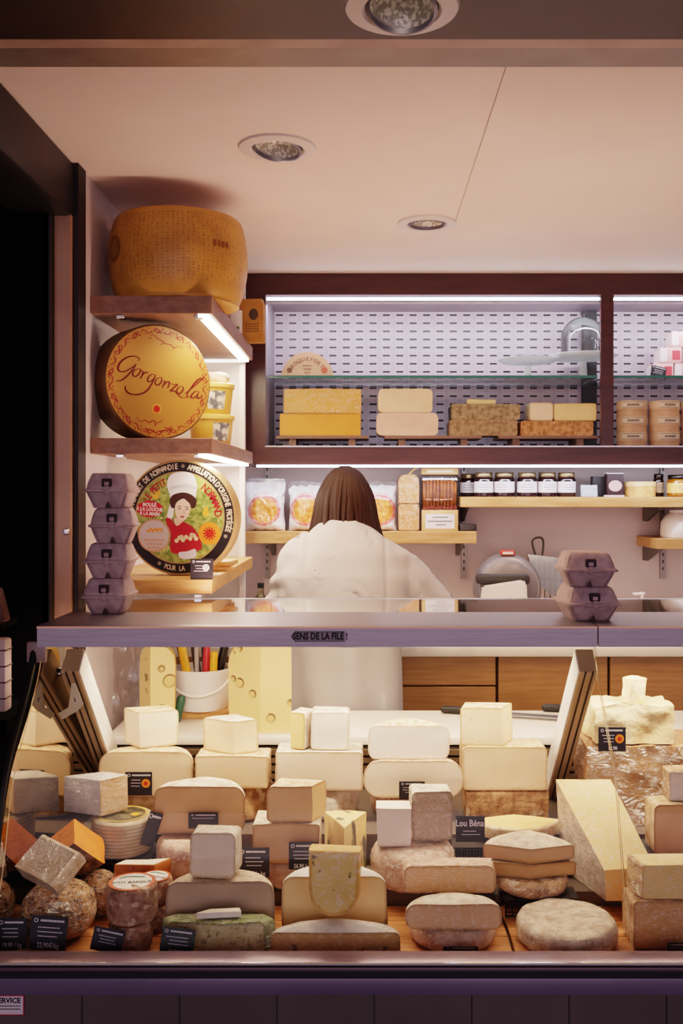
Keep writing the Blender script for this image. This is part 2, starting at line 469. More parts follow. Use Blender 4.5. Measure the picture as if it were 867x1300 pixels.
# ------------------------------------------------------------------ recessed ceiling spotlights
def downlight(x, y, z, r, label, tilt=(0, 0)):
    t = thing('ceiling_spotlight', label, 'spotlight', (x, y, z), (0, 0, 0), 'recessed ceiling spotlights')
    ob('bezel', lathe([(r * .645, .010), (r * .645, -.003), (r * .70, -.008), (r * .97, -.005), (r, -.0003), (r * .72, -.0004)], 64, cap=False), flat('white_bezel', '#d8ccca', .4), t)
    ob('housing', lathe([(r * .644, .012), (r * .642, .05), (0, .05)], 48, cap=False), flat('dark_housing', '#6a6674', .4), t)
    rf = ob('reflector', lathe([(r * .60, -.004), (r * .56, .002), (r * .48, .018), (r * .30, .032), (r * .12, .036)], 48, cap=False),
            M('dimpled_reflector', '#e6dfd8', '#a39c96', 130, lo=.42, hi=.52, rough=.35, metal=.3, bump=.5, bs=160), t)
    rf.rotation_euler = (R(tilt[0]), R(tilt[1]), 0)
    g = ob('tilt_ring', lathe([(r * .62, .010), (r * .63, -.006), (r * .57, -.008), (r * .56, .006)], 48, cap=False), flat('grey_ring', '#6c6a7a', .35, .5), t)
    g.rotation_euler = (R(tilt[0]), R(tilt[1]), 0)
    l = ob('lamp_chip', lathe([(0, .034), (r * .11, .034), (r * .11, .031), (0, .031)], 20), Memit('lamp_chip_glow', '#ffe2c0', 6), t)
    return t
downlight(X(510, 1.459), 1.459, 2.320, .0855, 'round white recessed spotlight in the dark brown soffit at the top edge', (-14, 4))
downlight(X(352, 2.14), 2.14, 2.35, .0855, 'round recessed spotlight with tilted silver reflector, nearer of two in the pale ceiling', (-10, 6))
downlight(X(542, 2.74), 2.74, 2.35, .083, 'round recessed spotlight in the pale ceiling just above the wall cabinet')

# ------------------------------------------------------------------ wall cabinet with slotted back
def slot_material():
    t = NT('slotted_panel'); p = t.n('ShaderNodeBsdfPrincipled'); t.l(p.outputs[0], t.out.inputs[0])
    co = t.coord(); sp = t.n('ShaderNodeSeparateXYZ'); t.l(co, sp.inputs[0])
    px_, pz_ = .0502, .0304
    fx = t.math('ABSOLUTE', t.math('SUBTRACT', t.math('MODULO', t.math('ADD', sp.outputs[0], 10 * px_), px_), px_ / 2))
    fz = t.math('ABSOLUTE', t.math('SUBTRACT', t.math('MODULO', t.math('ADD', sp.outputs[2], 10 * pz_), pz_), pz_ / 2))
    m = t.math('MULTIPLY', t.math('LESS_THAN', fx, .0135), t.math('LESS_THAN', fz, .0036))
    rib = t.math('MULTIPLY', t.math('GREATER_THAN', fx, .0185), .25)
    dots = t.math('MULTIPLY', t.math('LESS_THAN', t.math('ABSOLUTE', t.math('SUBTRACT', t.math('MODULO', t.math('ADD', sp.outputs[0], 3.0), .0125), .00625)), .0022),
                  t.math('LESS_THAN', t.math('MODULO', t.math('ADD', sp.outputs[2], 3.0), .0076), .0042))
    c = t.mix(rib, lin('#b9abb6'), lin('#968896')); c = t.mix(t.math('MULTIPLY', dots, .28), c, lin('#8d8294')); c = t.mix(m, c, lin('#0c090c'))
    t.l(c, p.inputs['Base Color']); p.inputs['Roughness'].default_value = .4
    return t.m
mSlot = slot_material()
CD = 3.37
cab = thing('wall_cabinet', 'long dark brown wall cabinet with glass shelf and slotted white back', 'cabinet', (0, CD, 0))
zt, z1, z2, zb = 2.35, Z(374, CD), Z(566, CD), Z(590, CD)
xl0, xl1, xp0, xp1, xr = X(312, CD), X(337, CD), X(763, CD), X(779, CD), 2.0
b = bmesh.new()
bx(b, xl0, xr, 0, .02, z1, zt - .001); bx(b, xl0, xr, 0, .02, zb, z2); bx(b, xl0, xl1, 0, .02, z2, z1); bx(b, xp0, xp1, 0, .02, z2, z1)
ob('frame', b, mWenge, cab, smooth=False)
b = bmesh.new(); bx(b, xl0, xl0 + .02, .02, .348, zb, zt - .001); bx(b, xl0 + .02, xr, .02, .348, zb, zb + .02)
ob('carcass', b, mWenge, cab, smooth=False)
mGreyIn = M('cabinet_lining', '#8f868f', '#857b86', 6, rough=.4)
b = bmesh.new(); bx(b, xl1 - .006, xl1, .02, .33, z2, z1); bx(b, xl1, xr, .02, .33, z2 - .012, z2 - .002); ob('lining', b, mGreyIn, cab, smooth=False)
bp = ob('back_panel', box(xl1, xr, .325, .33, z2, z1 + .06), mSlot, cab, smooth=False)
b = bmesh.new(); bx(b, xl1, xr, .02, .325, z1, z1 + .03); ob('cabinet_ceiling', b, mGreyIn, cab, smooth=False)
b = bmesh.new(); bx(b, xl1, xp0, .012, .022, Z(384.5, CD), Z(383, CD)); bx(b, xp1, xr, .012, .022, Z(384.5, CD), Z(383, CD)); ob('pelmet_rail', b, mSteel, cab, smooth=False)
b = bmesh.new(); bx(b, xl1 - .001, xr, -.006, .004, z2 - .004, z2); ob('front_lip', b, mSteel, cab, smooth=False)
for a0, a1 in ((xl1 + .004, xp0 - .004), (xp1 + .004, xr)):
    ob('led_strip', box(a0, a1, .004, .016, Z(380, CD), Z(377.5, CD)), mLED, cab, smooth=False)
    g = ob('glass_shelf', box(a0, a1, .04, .318, Z(480, CD + .04), Z(476.6, CD + .04)), Mglass('shelf_glass', (.80, .88, .86), 1.0, .02, .04), cab, smooth=False)
    ob('glass_shelf_edge', box(a0, a1, .036, .0395, Z(480, CD + .04), Z(476.6, CD + .04)), mGlassEdge, g, smooth=False)
ob('led_strip', box(xl1 - .03, xr, -.004, .006, zb - .008, zb - .001), mLED, cab, smooth=False)
ob('shelf_standard', box(X(739, 3.68), X(757, 3.68), .300, .322, z2, Z(394, 3.68)), flat('black_standard', '#1b191c', .4), cab, smooth=False)

# ------------------------------------------------------------------ shelves on the left wall
def side_shelf(zbot, ztop, label, mt, front=2.352):
    t = thing('wall_shelf', label, 'shelf', (0, front, 0), (0, 0, 0), 'shelves on the left wall')
    x0, x1, L = WL + .001, X(269, 2.35), .838
    ob('board', box(x0, x1, 0, L, zbot, ztop, .0015, 1), mt, t, smooth=False)
    return t, x1, L
mShelfTop = M('lit_shelf_wood', '#8a6450', '#7a5644', 5, rough=.5, stretch=(8, 1.5, 14))
SH1, SH2, SH3 = Z(375, 2.35), Z(556, 2.35), Z(736, 2.35)
for (zz, zb_, lab, mt, led) in ((SH1, Z(398, 2.35), 'brown wooden wall shelf carrying the big golden cheese wheel', mShelfTop, True),
                                (SH2, Z(576, 2.35), 'brown wooden wall shelf under the round golden cheese box', mShelfTop, True),
                                (SH3, Z(754, 2.35), 'light oak wall shelf under the round black rimmed cheese box', mOak, False)):
    t, x1, L = side_shelf(zb_, zz, lab, mt)
    if led:
        ob('led_strip', box(x1 - .034, x1 - .010, .004, L - .03, zb_ - .008, zb_ - .0005), mLEDw, t, smooth=False)
        ob('led_strip', box(x1 - .25, x1 - .03, L - .03, L - .015, zb_ - .008, zb_ - .0005), Memit('led_dim', '#fff1e0', 2.5), t, smooth=False)
    for xx in (-.60, x1 - .045):
        ob('shelf_pin', box(xx, xx + .02, .006, .03, zb_ - .010, zb_ - .0005, .002, 1), mChrome, t, smooth=False)
struct('wall_panel_end', box(WL + .001, X(311, 3.2), 3.195, 3.215, 0, 2.34), mWallWhite)
struct('trim_8', box(X(304, 3.19), X(311, 3.19), 3.18, 3.194, .9, SH1 - .06), flat('panel_edge', '#d8ccc6', .4))

# ------------------------------------------------------------------ shelves on the back wall
def wall_shelf(px0, x1, ptop, pbot, label, brackets, d=3.46):
    t = thing('wall_shelf', label, 'shelf', (0, d, 0))
    x0 = X(px0, d)
    ob('board', box(x0, x1, 0, 3.715 - d, Z(pbot, d), Z(ptop, d), .0015, 1), mOak, t, smooth=False)
    for xb in brackets:
        b = bmesh.new()
        pr = [(.02, 0), (3.70 - d, 0), (3.70 - d, -.055), (3.66 - d, -.055)]
        A = [b.verts.new((xb - .006, p[0], Z(pbot, d) - .0005 + p[1])) for p in pr]; B = [b.verts.new((xb + .006, p[0], Z(pbot, d) - .0005 + p[1])) for p in pr]
        b.faces.new(A); b.faces.new(B)
        for i in range(4): b.faces.new((A[i], A[(i + 1) % 4], B[(i + 1) % 4], B[i]))
        ob('bracket', b, flat('bracket_grey', '#57504e', .45, .4), t, smooth=False)
    return t
WSD = 3.46
wall_shelf(309, X(605, WSD), 675, 690, 'oak shelf with snack bags and bread bags on the back wall', (X(341, WSD), X(588, WSD)))
wall_shelf(585, 2.1, 631, 644, 'oak shelf carrying the dark jam jars on the back wall', (X(594, WSD), X(842, WSD)))
wall_shelf(833, 2.1, 684, 697, 'short oak shelf below the honey jar at the right edge', (X(842, WSD),))
for px, y0, y1, lab in ((339, 592, 735, 'slotted metal shelf upright on the back wall behind the snack bags'), (589, 592, 735, 'slotted metal shelf upright on the back wall at the left end of the jam shelf'),
                   (842, 592, 735, 'slotted metal shelf upright on the back wall near the right edge')):
    b = box(X(px - 3, 3.7), X(px + 3, 3.7), 3.704, 3.7195, Z(y1, 3.7), Z(y0, 3.7))
    o = thing('shelf_upright', lab, 'shelf upright', (0, 0, 0))
    ob('rail', b, flat('upright_grey', '#8d8280', .4, .4), o, smooth=False)
    b = bmesh.new()
    for k in range(int((y1 - y0) / 9)): bx(b, X(px - 1, 3.7), X(px + 1, 3.7), 3.7035, 3.7045, Z(y0 + 6 + 9 * k, 3.7), Z(y0 + 2 + 9 * k, 3.7))
    ob('slots', b, mGroove, o, smooth=False)

# ------------------------------------------------------------------ back counter with drawers
BD = 3.15
bc = thing('drawer_cabinet', 'row of warm brown wooden drawers under the back counter', 'cabinet', (0, BD, 0))
zT, zM, zB_ = Z(833, BD), Z(871, BD), Z(912, BD)
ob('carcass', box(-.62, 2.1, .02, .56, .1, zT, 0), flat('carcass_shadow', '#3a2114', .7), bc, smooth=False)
cols = [(-.62, X(477, BD)), (X(478, BD), X(630, BD)), (X(632, BD), X(772, BD)), (X(774, BD), X(916, BD)), (X(918, BD), 2.1)]
for i, (a, c) in enumerate(cols):
    rows_ = ((zM + .003, zT - .002), (zB_ - .08, zM - .003)) if i == 1 else ((zB_ - .08, zT - .002),)
    for (q0, q1) in rows_:
        ob('drawer_front', box(a + .002, c - .002, 0, .019, q0, q1, .0015, 1), mDrawer, bc, smooth=False)
    ob('lower_panel', box(a + .002, c - .002, 0, .019, .1, zB_ - .085), mDrawer, bc, smooth=False)
o = ob('worktop', box(-.64, 2.12, BD - .02, 3.718, zT + .001, zT + .031, .003), mTop, None); tag(o, 'pale worktop running along the back wall above the drawers', 'worktop')
WT = zT + .031
# ------------------------------------------------------------------ refrigerated display case
case = thing('display_case', 'long refrigerated glass display case with mauve metal canopy full of cheese', 'display case', (0, 1.7, 0))
Y0 = 1.7
XC0, XJ, XC1 = X(47, 1.87), .440, 1.02          # canopy left end, pane joint, right end
ZA, ZB, ZC = .800, .825, .890                    # the three levels of the deck
def cb(name, x0, x1, y0, y1, z0, z1, mat, bev=0, parent=None): return ob(name, box(x0, x1, y0 - Y0, y1 - Y0, z0, z1, bev, 2), mat, parent or case, smooth=bool(bev))
PROF = [(1.896, 1.306), (1.867, 1.249), (1.800, 1.172), (1.735, 1.092), (1.687, .956), (1.650, .886), (1.618, .835)]
PR = smooth_line([(y, z, 0) for (y, z) in PROF], 5)
def pane(name, x0, x1, th=.006):
    bm = bmesh.new(); rows = []
    for i, p in enumerate(PR):
        d = PR[min(i + 1, len(PR) - 1)] - PR[max(i - 1, 0)]; nrm = Vector((-d.y, d.x)).normalized()
        y, z = p.x - Y0, p.y
        rows.append([bm.verts.new((x, y + s * nrm.x * th, z + s * nrm.y * th)) for (x, s) in ((x0, 0), (x1, 0), (x1, 1), (x0, 1))])
    for a, b in zip(rows[:-1], rows[1:]):
        for k in range(4):
            f = bm.faces.new((a[k], a[(k + 1) % 4], b[(k + 1) % 4], b[k])); f.material_index = 1 if k in (1, 3) else 0
    bm.faces.new(rows[0]).material_index = 1; bm.faces.new(rows[-1]).material_index = 1
    return ob(name, bm, [mGlass, mGlassEdgeTan], case)
pane('front_glass', XC0 + .002, XJ - .0015); pane('front_glass', XJ + .0015, XC1)
# canopy
for (a, c) in ((XC0, XJ - .0012), (XJ + .0012, XC1)):
    bm = bmesh.new()
    pr = [(1.870, 1.3445), (1.886, 1.3462), (2.085, 1.3465), (2.085, 1.322), (1.97, 1.312), (1.884, 1.3085), (1.870, 1.306)]
    A = [bm.verts.new((a, p[0] - Y0, p[1])) for p in pr]; B = [bm.verts.new((c, p[0] - Y0, p[1])) for p in pr]
    bm.faces.new(A); bm.faces.new(B)
    for i in range(len(pr)): bm.faces.new((A[i], A[(i + 1) % len(pr)], B[(i + 1) % len(pr)], B[i]))
    cn = ob('canopy', bm, mBrushed, case, smooth=False)
    ob('highlight_line', box(a, c, 1.8682 - Y0, 1.8702 - Y0, 1.3415, 1.3455), flat('highlight_tone', '#d9a78c', .3, .3), cn, smooth=False)  # highlight along the canopy edge, put in as a pale strip
    g = ob('top_glass', box(a, c, 2.0855 - Y0, 2.34 - Y0, 1.339, 1.3465), mGlassTop, case, smooth=False)
    ob('top_glass_rail', box(a, c, 2.34 - Y0, 2.35 - Y0, 1.336, 1.3475), mSteel, g, smooth=False)
cb('led_tube', XC0 + .06, XC1, 2.045, 2.065, 1.306, 1.318, Memit('case_led', '#ffdcae', 14))
cb('hinge_plate', X(33, 1.89), XC0 + .01, 1.89, 1.902, Z(842, 1.89), Z(815, 1.89), flat('mauve_plate', '#8f7774', .45), .004)
# the sign on the canopy
t = thing('queue_sign', 'SENS DE LA FILE arrow sticker on the canopy front', 'sign', (X(403, 1.8695), 1.8692, Z(808, 1.8695)))
w_ = S(1, 1.8695)
b = bmesh.new(); poly(b, [(-34 * w_, 0), (-27 * w_, 8.2 * w_), (-27 * w_, 6.6 * w_), (35 * w_, 6.6 * w_), (35 * w_, -6.6 * w_), (-27 * w_, -6.6 * w_), (-27 * w_, -8.2 * w_)], .0002)
ob('sticker', b, flat('sticker_grey', '#857a84', .45), t, smooth=False)
b = bmesh.new(); write(b, 'SENS DE LA FILE !', .0178, 3.5 * w_, 0, .0009, bold=.0007, sx=.76)
for seg in ([(-33 * w_, 0), (-26.5 * w_, 7.6 * w_)], [(-33 * w_, 0), (-26.5 * w_, -7.6 * w_)], [(-26.5 * w_, 6 * w_), (34.5 * w_, 6 * w_)], [(-26.5 * w_, -6 * w_), (34.5 * w_, -6 * w_)]):
    stroke(b, seg, .0012, .0009, 2, False)
ob('lettering', b, mInkB, t, smooth=False)
# posts
def post(x, w, lab):
    y0, z0, y1, z1 = 1.985, 1.300, 2.335, .945
    L = math.hypot(y1 - y0, z1 - z0)
    bm = bmesh.new(); bx(bm, -w / 2, w / 2, .018, .075, 0, L, .002, 1)
    o = ob('support_post', bm, mPostB, case, smooth=False)
    o.location = (x, y0 - Y0, z0); o.rotation_euler = (-(PI - math.atan2(y1 - y0, z0 - z1)), 0, 0)
    bm = bmesh.new()
    for xx in (-.18, .22): bx(bm, w * xx - .0018, w * xx + .0018, .0735, .0765, 0, L)
    g = ob('groove', bm, mGroove, o, smooth=False)
    sx = -1 if x > 0 else 1
    ob('side_cover', box(sx * (w / 2), sx * (w / 2 + .0025), .022, .073, 0, L), M('white_cover', '#efe9e2', '#e4ddd5', 6, rough=.3), o, smooth=False)
    return o
post(.437, .036, ''); pl = post(-.583, .036, '')
# mirrored end panel below the post line
bm = bmesh.new()
poly_pts = [(y + .012, z) for (y, z) in [(p.x, p.y) for p in PR]] + [(2.36, .80), (2.36, .92), (1.99, 1.295)]
pts = [bm.verts.new((-.636 + (y - 1.70) * .075, y - Y0, z)) for (y, z) in poly_pts]; bm.faces.new(pts)
e = bmesh.ops.extrude_face_region(bm, geom=list(bm.faces))
for v in e['geom']:
    if isinstance(v, bmesh.types.BMVert): v.co.x -= .008
ob('mirror_panel', bm, mMirror, case, smooth=False)
bm = bmesh.new()
tube(bm, [(-.640, p.x - Y0 + .006, p.y + .002) for p in PR], .007, 8)
ob('edge_gasket', bm, flat('rubber_black', '#0b0909', .5), case)
# hinge clip on the mirror panel near the top
cb('glass_clip', -.610, -.585, 1.990, 2.02, 1.228, 1.236, mChrome, .002); cb('glass_clip', -.610, -.585, 1.992, 2.022, 1.238, 1.244, mBlack, .002)
t = thing('paper_tag', 'pale torn paper tag hanging from the clip beside the left post', 'paper tag', (-.583, 1.958, 1.226))
bm = bmesh.new(); A = [(-.003, 0), (.003, 0), (.020, -.048), (.010, -.060), (-.022, -.078), (-.030, -.066), (-.010, -.054), (-.006, -.03)]
poly(bm, A, 0); r_ = bmesh.ops.extrude_face_region(bm, geom=list(bm.faces))
for v in r_['geom']:
    if isinstance(v, bmesh.types.BMVert): v.co.y += .0008
ob('paper', bm, M('pale_paper', '#d9cdb0', '#c9bb98', 30, rough=.6), t, smooth=False)
bm = bmesh.new()
stroke(bm, [(.0, -.034), (.004, -.037), (.003, -.041), (.007, -.043)], .0022, .0004, 3)
ob('ink_mark', bm, flat('ink_violet', '#4a4460', .6), t, smooth=False)
# deck levels, rear grille, service shelf
mDeck = M('deck_metal', '#6e5f52', '#64564a', 10, rough=.4, metal=.3)
cb('deck', -.636, XC1, 1.63, 1.912, .74, ZA - .012, mDeck); cb('deck', -.612, XC1, 1.912, 2.045, .74, ZB, mDeck); cb('deck', -.617, XC1, 2.045, 2.365, .74, ZC, mDeck)
cb('rear_panel', -.617, XC1, 2.366, 2.40, .74, .985, flat('grille_shadow', '#241a12', .6))
for k in range(5): cb('rear_slat', -.617, XC1, 2.352, 2.3655, .896 + k * .019, .908 + k * .019, M('slat_bronze', '#6d5a45', '#5f4d3a', 9, rough=.35, metal=.5))
cb('service_shelf', -.66 + .03, XC1, 2.375, 2.665, .990, 1.010, mTop, .004)
# sill and plinth
def sill(name, y0, y1, z0, z1, mat, bev=0): return cb(name, -.70, XC1, y0, y1, z0, z1, mat, bev)
sill('front_sill', 1.592, 1.632, .8375, .8400, M('mauve_sill', '#8d7880', '#80697a', 8, rough=.3, metal=.4), .001)
sill('sill_bright_edge', 1.588, 1.5915, .8372, .8406, flat('polished_edge', '#ece5e4', .15, .8))
sill('sill_shadow_gap', 1.597, 1.63, .8322, .8370, flat('gap_black', '#120d10', .5))
sill('bumper', 1.590, 1.63, .8260, .8320, flat('bumper_mauve', '#6a5560', .4, .3), .001)
sill('bumper_gap', 1.599, 1.63, .8148, .8258, flat('gap_black', '#120d10', .5))
sill('purple_band', 1.590, 1.63, .7872, .8146, M('purple_band', '#70647a', '#685c72', 6, rough=.35, metal=.2), .002)
b = bmesh.new(); bx(b, -.70, XC1, 1.597 - Y0, 1.63 - Y0, .10, .7870)
ob('plinth_panel', b, M('dark_glossy_plinth', '#5a504e', '#514846', 5, rough=.18, spec=.6), case, smooth=False)
b = bmesh.new()
for k in range(9):
    xx = -.62 + k * .158; bx(b, xx, xx + .002, 1.5955 - Y0, 1.5972 - Y0, .1, .785)
ob('plinth_joints', b, flat('joint_dark', '#2c2524', .5), case, smooth=False)
cb('body', -.70, XC1, 1.631, 2.39, .10, .738, flat('body_grey', '#3c3836', .6)); cb('kick_plate', -.68, XC1, 1.70, 2.36, .0, .10, mBlack)
o = thing('service_sticker', 'white sticker with red border and black SERVICE lettering on case front', 'sticker', (X(9, 1.595), 1.5950, Z(1276, 1.595)))
w_ = S(1, 1.59)
b = bmesh.new(); poly(b, [(-22 * w_, -13 * w_), (22 * w_, -13 * w_), (22 * w_, 13 * w_), (-22 * w_, 13 * w_)], .0003); ob('border', b, flat('sticker_red', '#a01c2c', .5), o, smooth=False)
b = bmesh.new(); poly(b, [(-20.5 * w_, -11.5 * w_), (20.5 * w_, -11.5 * w_), (20.5 * w_, 11.5 * w_), (-20.5 * w_, 11.5 * w_)], .0007); ob('face', b, flat('sticker_white', '#cfc4cb', .5), o, smooth=False)
b = bmesh.new(); write(b, 'SERVICE', .0115, 1 * w_, 6 * w_, .0012, bold=.0004)
for k in range(2): poly(b, [(-17 * w_, (-1.2 - 4 * k) * w_), (17 * w_, (-1.2 - 4 * k) * w_), (17 * w_, (-.2 - 4 * k) * w_), (-17 * w_, (-.2 - 4 * k) * w_)], .0012)
ob('lettering', b, mInkB, o, smooth=False)
# wooden boards in the front of the deck
def board(x0, x1, y0, y1, lab):
    b = bmesh.new(); n = 4
    bx(b, x0 + .002, x1 - .002, y0 + .002, y1 - .002, ZA - .0118, ZA - .006)
    for k in range(n):
        q0 = y0 + (y1 - y0) * k / n; bx(b, x0, x1, q0 + .001, y0 + (y1 - y0) * (k + 1) / n - .001, ZA - .010, ZA - .0005, .0012, 1)
    o = ob('serving_board', b, mBoard); return tag(o, lab, 'board')
board(-.61, -.20, 1.642, 1.908, 'slatted wooden board in the case under the speckled wheel and basque cheeses')
board(-.195, .035, 1.642, 1.908, 'slatted wooden board in the case between pesto cheese and dark truffle cheese')
board(.04, .255, 1.642, 1.908, 'slatted wooden board in the case under the cut white stack left of the wrapped round')
board(.26, .98, 1.642, 1.908, 'slatted wooden board in the case under the whole wrapped round cheese')
# black risers
def riser(x0, x1, y0, y1, z0, z1, lab):
    o = thing('display_riser', lab, 'display stand', ((x0 + x1) / 2, (y0 + y1) / 2, z0))
    w, d = (x1 - x0) / 2, (y1 - y0) / 2; h = z1 - z0
    ob('top', box(-w, w, -d, d, h - .004, h), mBlackMesh, o, smooth=False)
    b = bmesh.new(); tube(b, [(-w + .002, -d, .002), (w - .002, -d, .002)], .0018, 6)
    tube(b, [(-w + .002, d, .002), (w - .002, d, .002)], .0018, 6)
    nx = max(4, int((x1 - x0) / .012))
    for k in range(nx + 1):
        xx = -w + .002 + (2 * w - .004) * k / nx
        for yy in (-d + .001, d - .001): bx(b, xx - .0015, xx + .0015, yy - .001, yy + .001, 0, h - .004)
    for k in range(1, 4):
        zz = h * k / 4
        for yy in (-d + .001, d - .001): bx(b, -w, w, yy - .001, yy + .001, zz - .0012, zz + .0012)
    ob('basket_side', b, mBlackMesh, o, smooth=False)
    return o
# ------------------------------------------------------------------ cheese materials
def rind(kind, wrap=False):
    a = dict(
        white=dict(c='#e0d2c0', c2='#c2ab92', ns=55, bump=.6, bs=130, speck=((28, .62, '#b3977a', .4),)),
        pale=dict(c='#dcc2a0', c2='#bd9a70', ns=60, bump=.6, bs=130, speck=((34, .60, '#9c7448', .45),)),
        brown=dict(c='#c0956a', c2='#8a6040', ns=45, bump=.6, bs=110, speck=((30, .6, '#e0c8a8', .7),)),
        orange=dict(c='#c9773a', c2='#a5562a', ns=30, bump=.4, bs=120, speck=((60, .6, '#e2b48c', .5),)),
        grey=dict(c='#d2bca4', c2='#a38b76', ns=60, lo=.35, hi=.7, bump=.6, bs=140, speck=((30, .62, '#b08a60', .5),)),
        pink=dict(c='#d8b8a2', c2='#b98d72', ns=50, bump=.6, bs=130, speck=((50, .62, '#ece0d4', .6),)),
        crust=dict(c='#8a5a2c', c2='#4d2d14', ns=55, bump=.7, bs=130, speck=((40, .6, '#c98b3a', .6),)),
        speckled=dict(c='#b08050', c2='#835731', ns=40, bump=.8, bs=150, speck=((150, .56, '#2e1a0d', .95), (105, .60, '#dcb888', .8))),
        green=dict(c='#7f8a55', c2='#5c6a3a', ns=30, bump=.4, bs=90),
        dark=dict(c='#5a5148', c2='#3c352f', ns=40, bump=.4, bs=90),
        paper=dict(c='#d8d0c8', c2='#b9b2ad', ns=24, bump=.4, bs=60, speck=((22, .66, '#b9949a', .5),)),
        manchego=dict(c='#d9c3a2', c2='#bfa47e', ns=30, bump=.2, bs=80, wave=(46, '#8f7552', .6, .8)),
        basque=dict(c='#b08a70', c2='#8a6450', ns=60, bump=.9, bs=160, speck=((80, .58, '#dcc3ad', .6),)),
        holey=dict(c='#e0b868', c2='#d2a452', ns=20, bump=.2, bs=60),
        gold=dict(c='#dca94e', c2='#cd9840', ns=12, bump=.2, bs=60),
        parm=dict(c='#c99f66', c2='#a87a45', ns=14, bump=.5, bs=60, speck=((25, .6, '#ead2a8', .6),)),
        basket=dict(c='#e3cfae', c2='#b89c74', ns=90, lo=.45, hi=.55, bump=.8, bs=140),
    )[kind]
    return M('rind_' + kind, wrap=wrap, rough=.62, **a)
def paste(kind, wrap=False):
    a = dict(
        ivory=dict(c='#f0d9bd', c2='#e9cfae', ns=8, bump=.08, bs=70, speck=((60, .69, '#d9bf90', .5),)),
        cream=dict(c='#edceA6', c2='#e4c094', ns=8, bump=.12, bs=80, speck=((55, .67, '#c99f66', .6),)),
        white=dict(c='#f2e4d4', c2='#ecdac6', ns=10, bump=.1, bs=80),
        tan=dict(c='#dcb284', c2='#d0a472', ns=9, bump=.1, bs=80, speck=((50, .69, '#b88850', .5),)),
        ochre=dict(c='#c99c66', c2='#bb8a54', ns=9, bump=.1, bs=70),
        grey=dict(c='#bfa58a', c2='#ad9278', ns=7, bump=.1, bs=70),
        yellow=dict(c='#eac684', c2='#e0b874', ns=9, bump=.08, bs=60, speck=((45, .7, '#c79a48', .6),)),
        orange=dict(c='#f08a1a', c2='#dd7510', ns=30, bump=.5, bs=130),
        truffle=dict(c='#c9a262', c2='#b88e50', ns=16, bump=.1, bs=70, speck=((38, .64, '#4a331d', .85),)),
        goldtruffle=dict(c='#e6c274', c2='#dbb462', ns=16, bump=.1, bs=70, speck=((50, .62, '#5a4222', .85),)),
        pesto=dict(c='#cbbf8c', c2='#b0a570', ns=14, bump=.2, bs=80, speck=((110, .58, '#6a6a3c', .7), (100, .64, '#8f5a38', .5))),
        bruised=dict(c='#e0c28a', c2='#cba874', ns=6, bump=.1, bs=70, speck=((16, .62, '#6e5f62', .75),)),
        blue=dict(c='#eecf96', c2='#e0bd80', ns=9, bump=.2, bs=70, stretch=(1, 1, .3), speck=((34, .585, '#3c443c', .9),)),
        chunk=dict(c='#f0dcb2', c2='#d6b67e', ns=12, lo=.35, hi=.7, bump=.7, bs=90),
        parm=dict(c='#d2ac78', c2='#b5854e', ns=10, lo=.35, hi=.65, bump=.4, bs=60),
    )[kind]
    rim = dict(ivory=('#b8935f', .8), cream=('#b58a55', .8), white=('#c9a877', .6), tan=('#a9753f', .8), ochre=('#8f6434', .7), grey=('#7d6650', .7), yellow=('#b98d4a', .7), truffle=('#8a6a3c', .7), bruised=('#9a7848', .7), pesto=('#59642f', .8)).get(kind)
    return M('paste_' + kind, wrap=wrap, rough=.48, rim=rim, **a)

def half(r): return sector(r, 0, 180)
def segm(w, depth, n=24):
    """cut face of width w at the front, curved rind behind, depth < w/2"""
    P = []
    for i in range(n + 1):
        a = PI * i / n; P.append((w / 2 * math.cos(a), depth * math.sin(a)))
    out = [(x, y, math.cos(PI * i / n), math.sin(PI * i / n)) for i, (x, y) in enumerate(P)]
    return out, ['r'] * n + ['p']
def rect(w, d, kinds='prrr'): return plan([(-w / 2, 0), (w / 2, 0), (w / 2, d), (-w / 2, d)], list(kinds))
def V(px, d, z): return (X(px, d), d, z)

# ---- rear row, column by column from the left
cheese('round_cheese', 'pale wheel at the bottom of the stack beside the left post', sector(.083, 0, 360), .054, V(188, 2.20, ZC + .001), rind('pale'), rr=.016)
cheese('half_cheese', 'wide ivory half wheel with thin rind standing behind the orange seal price tag at left', segm(.196, .088), .096, V(185, 2.112, .947), rind('pale'), paste('cream'), rr=.024, bulge=.003, dome=.004)
cheese('cheese_wedge', 'bright ivory wedge, corner forward, topmost of the stack beside the left post', plan([(0, 0), (.077, .035), (.045, .085), (-.046, .055)], list('prrp')), .078, V(177, 2.122, 1.0475), rind('pale'), paste('ivory'), rr=.008)
cheese('half_cheese', 'brown mottled rind cheese at the bottom of the second stack from left', sector(.078, 180, 360), .074, V(302, 2.185, ZC + .001), rind('brown'), paste('cream'), rr=.012)
cheese('cheese_block', 'ivory cut block with a crack, middle of the second stack from left', rect(.157, .075), .069, V(294, 2.108, .966), rind('pale'), paste('cream'), rr=.006)
cheese('cheese_wedge', 'ivory wedge with crumpled white top, topmost of the second stack from left', plan([(0, 0), (.049, .03), (.0, .074), (-.073, .045)], list('prrp')), .07, V(297, 2.115, 1.036), rind('white', True), paste('cream'), rr=.006, dome=.006, amp=.002)
cheese('round_cheese', 'white mottled wheel at the bottom of the stack behind the blue veined wedge', sector(.072, 0, 360), .066, V(415, 2.185, ZC + .001), rind('white', True), rr=.02)
cheese('cheese_block', 'wide pale yellow block carrying a white block and a yellow slice, behind the veined wedge', rect(.187, .085), .083, V(405, 2.112, .960), rind('white'), paste('ivory'), rr=.006)
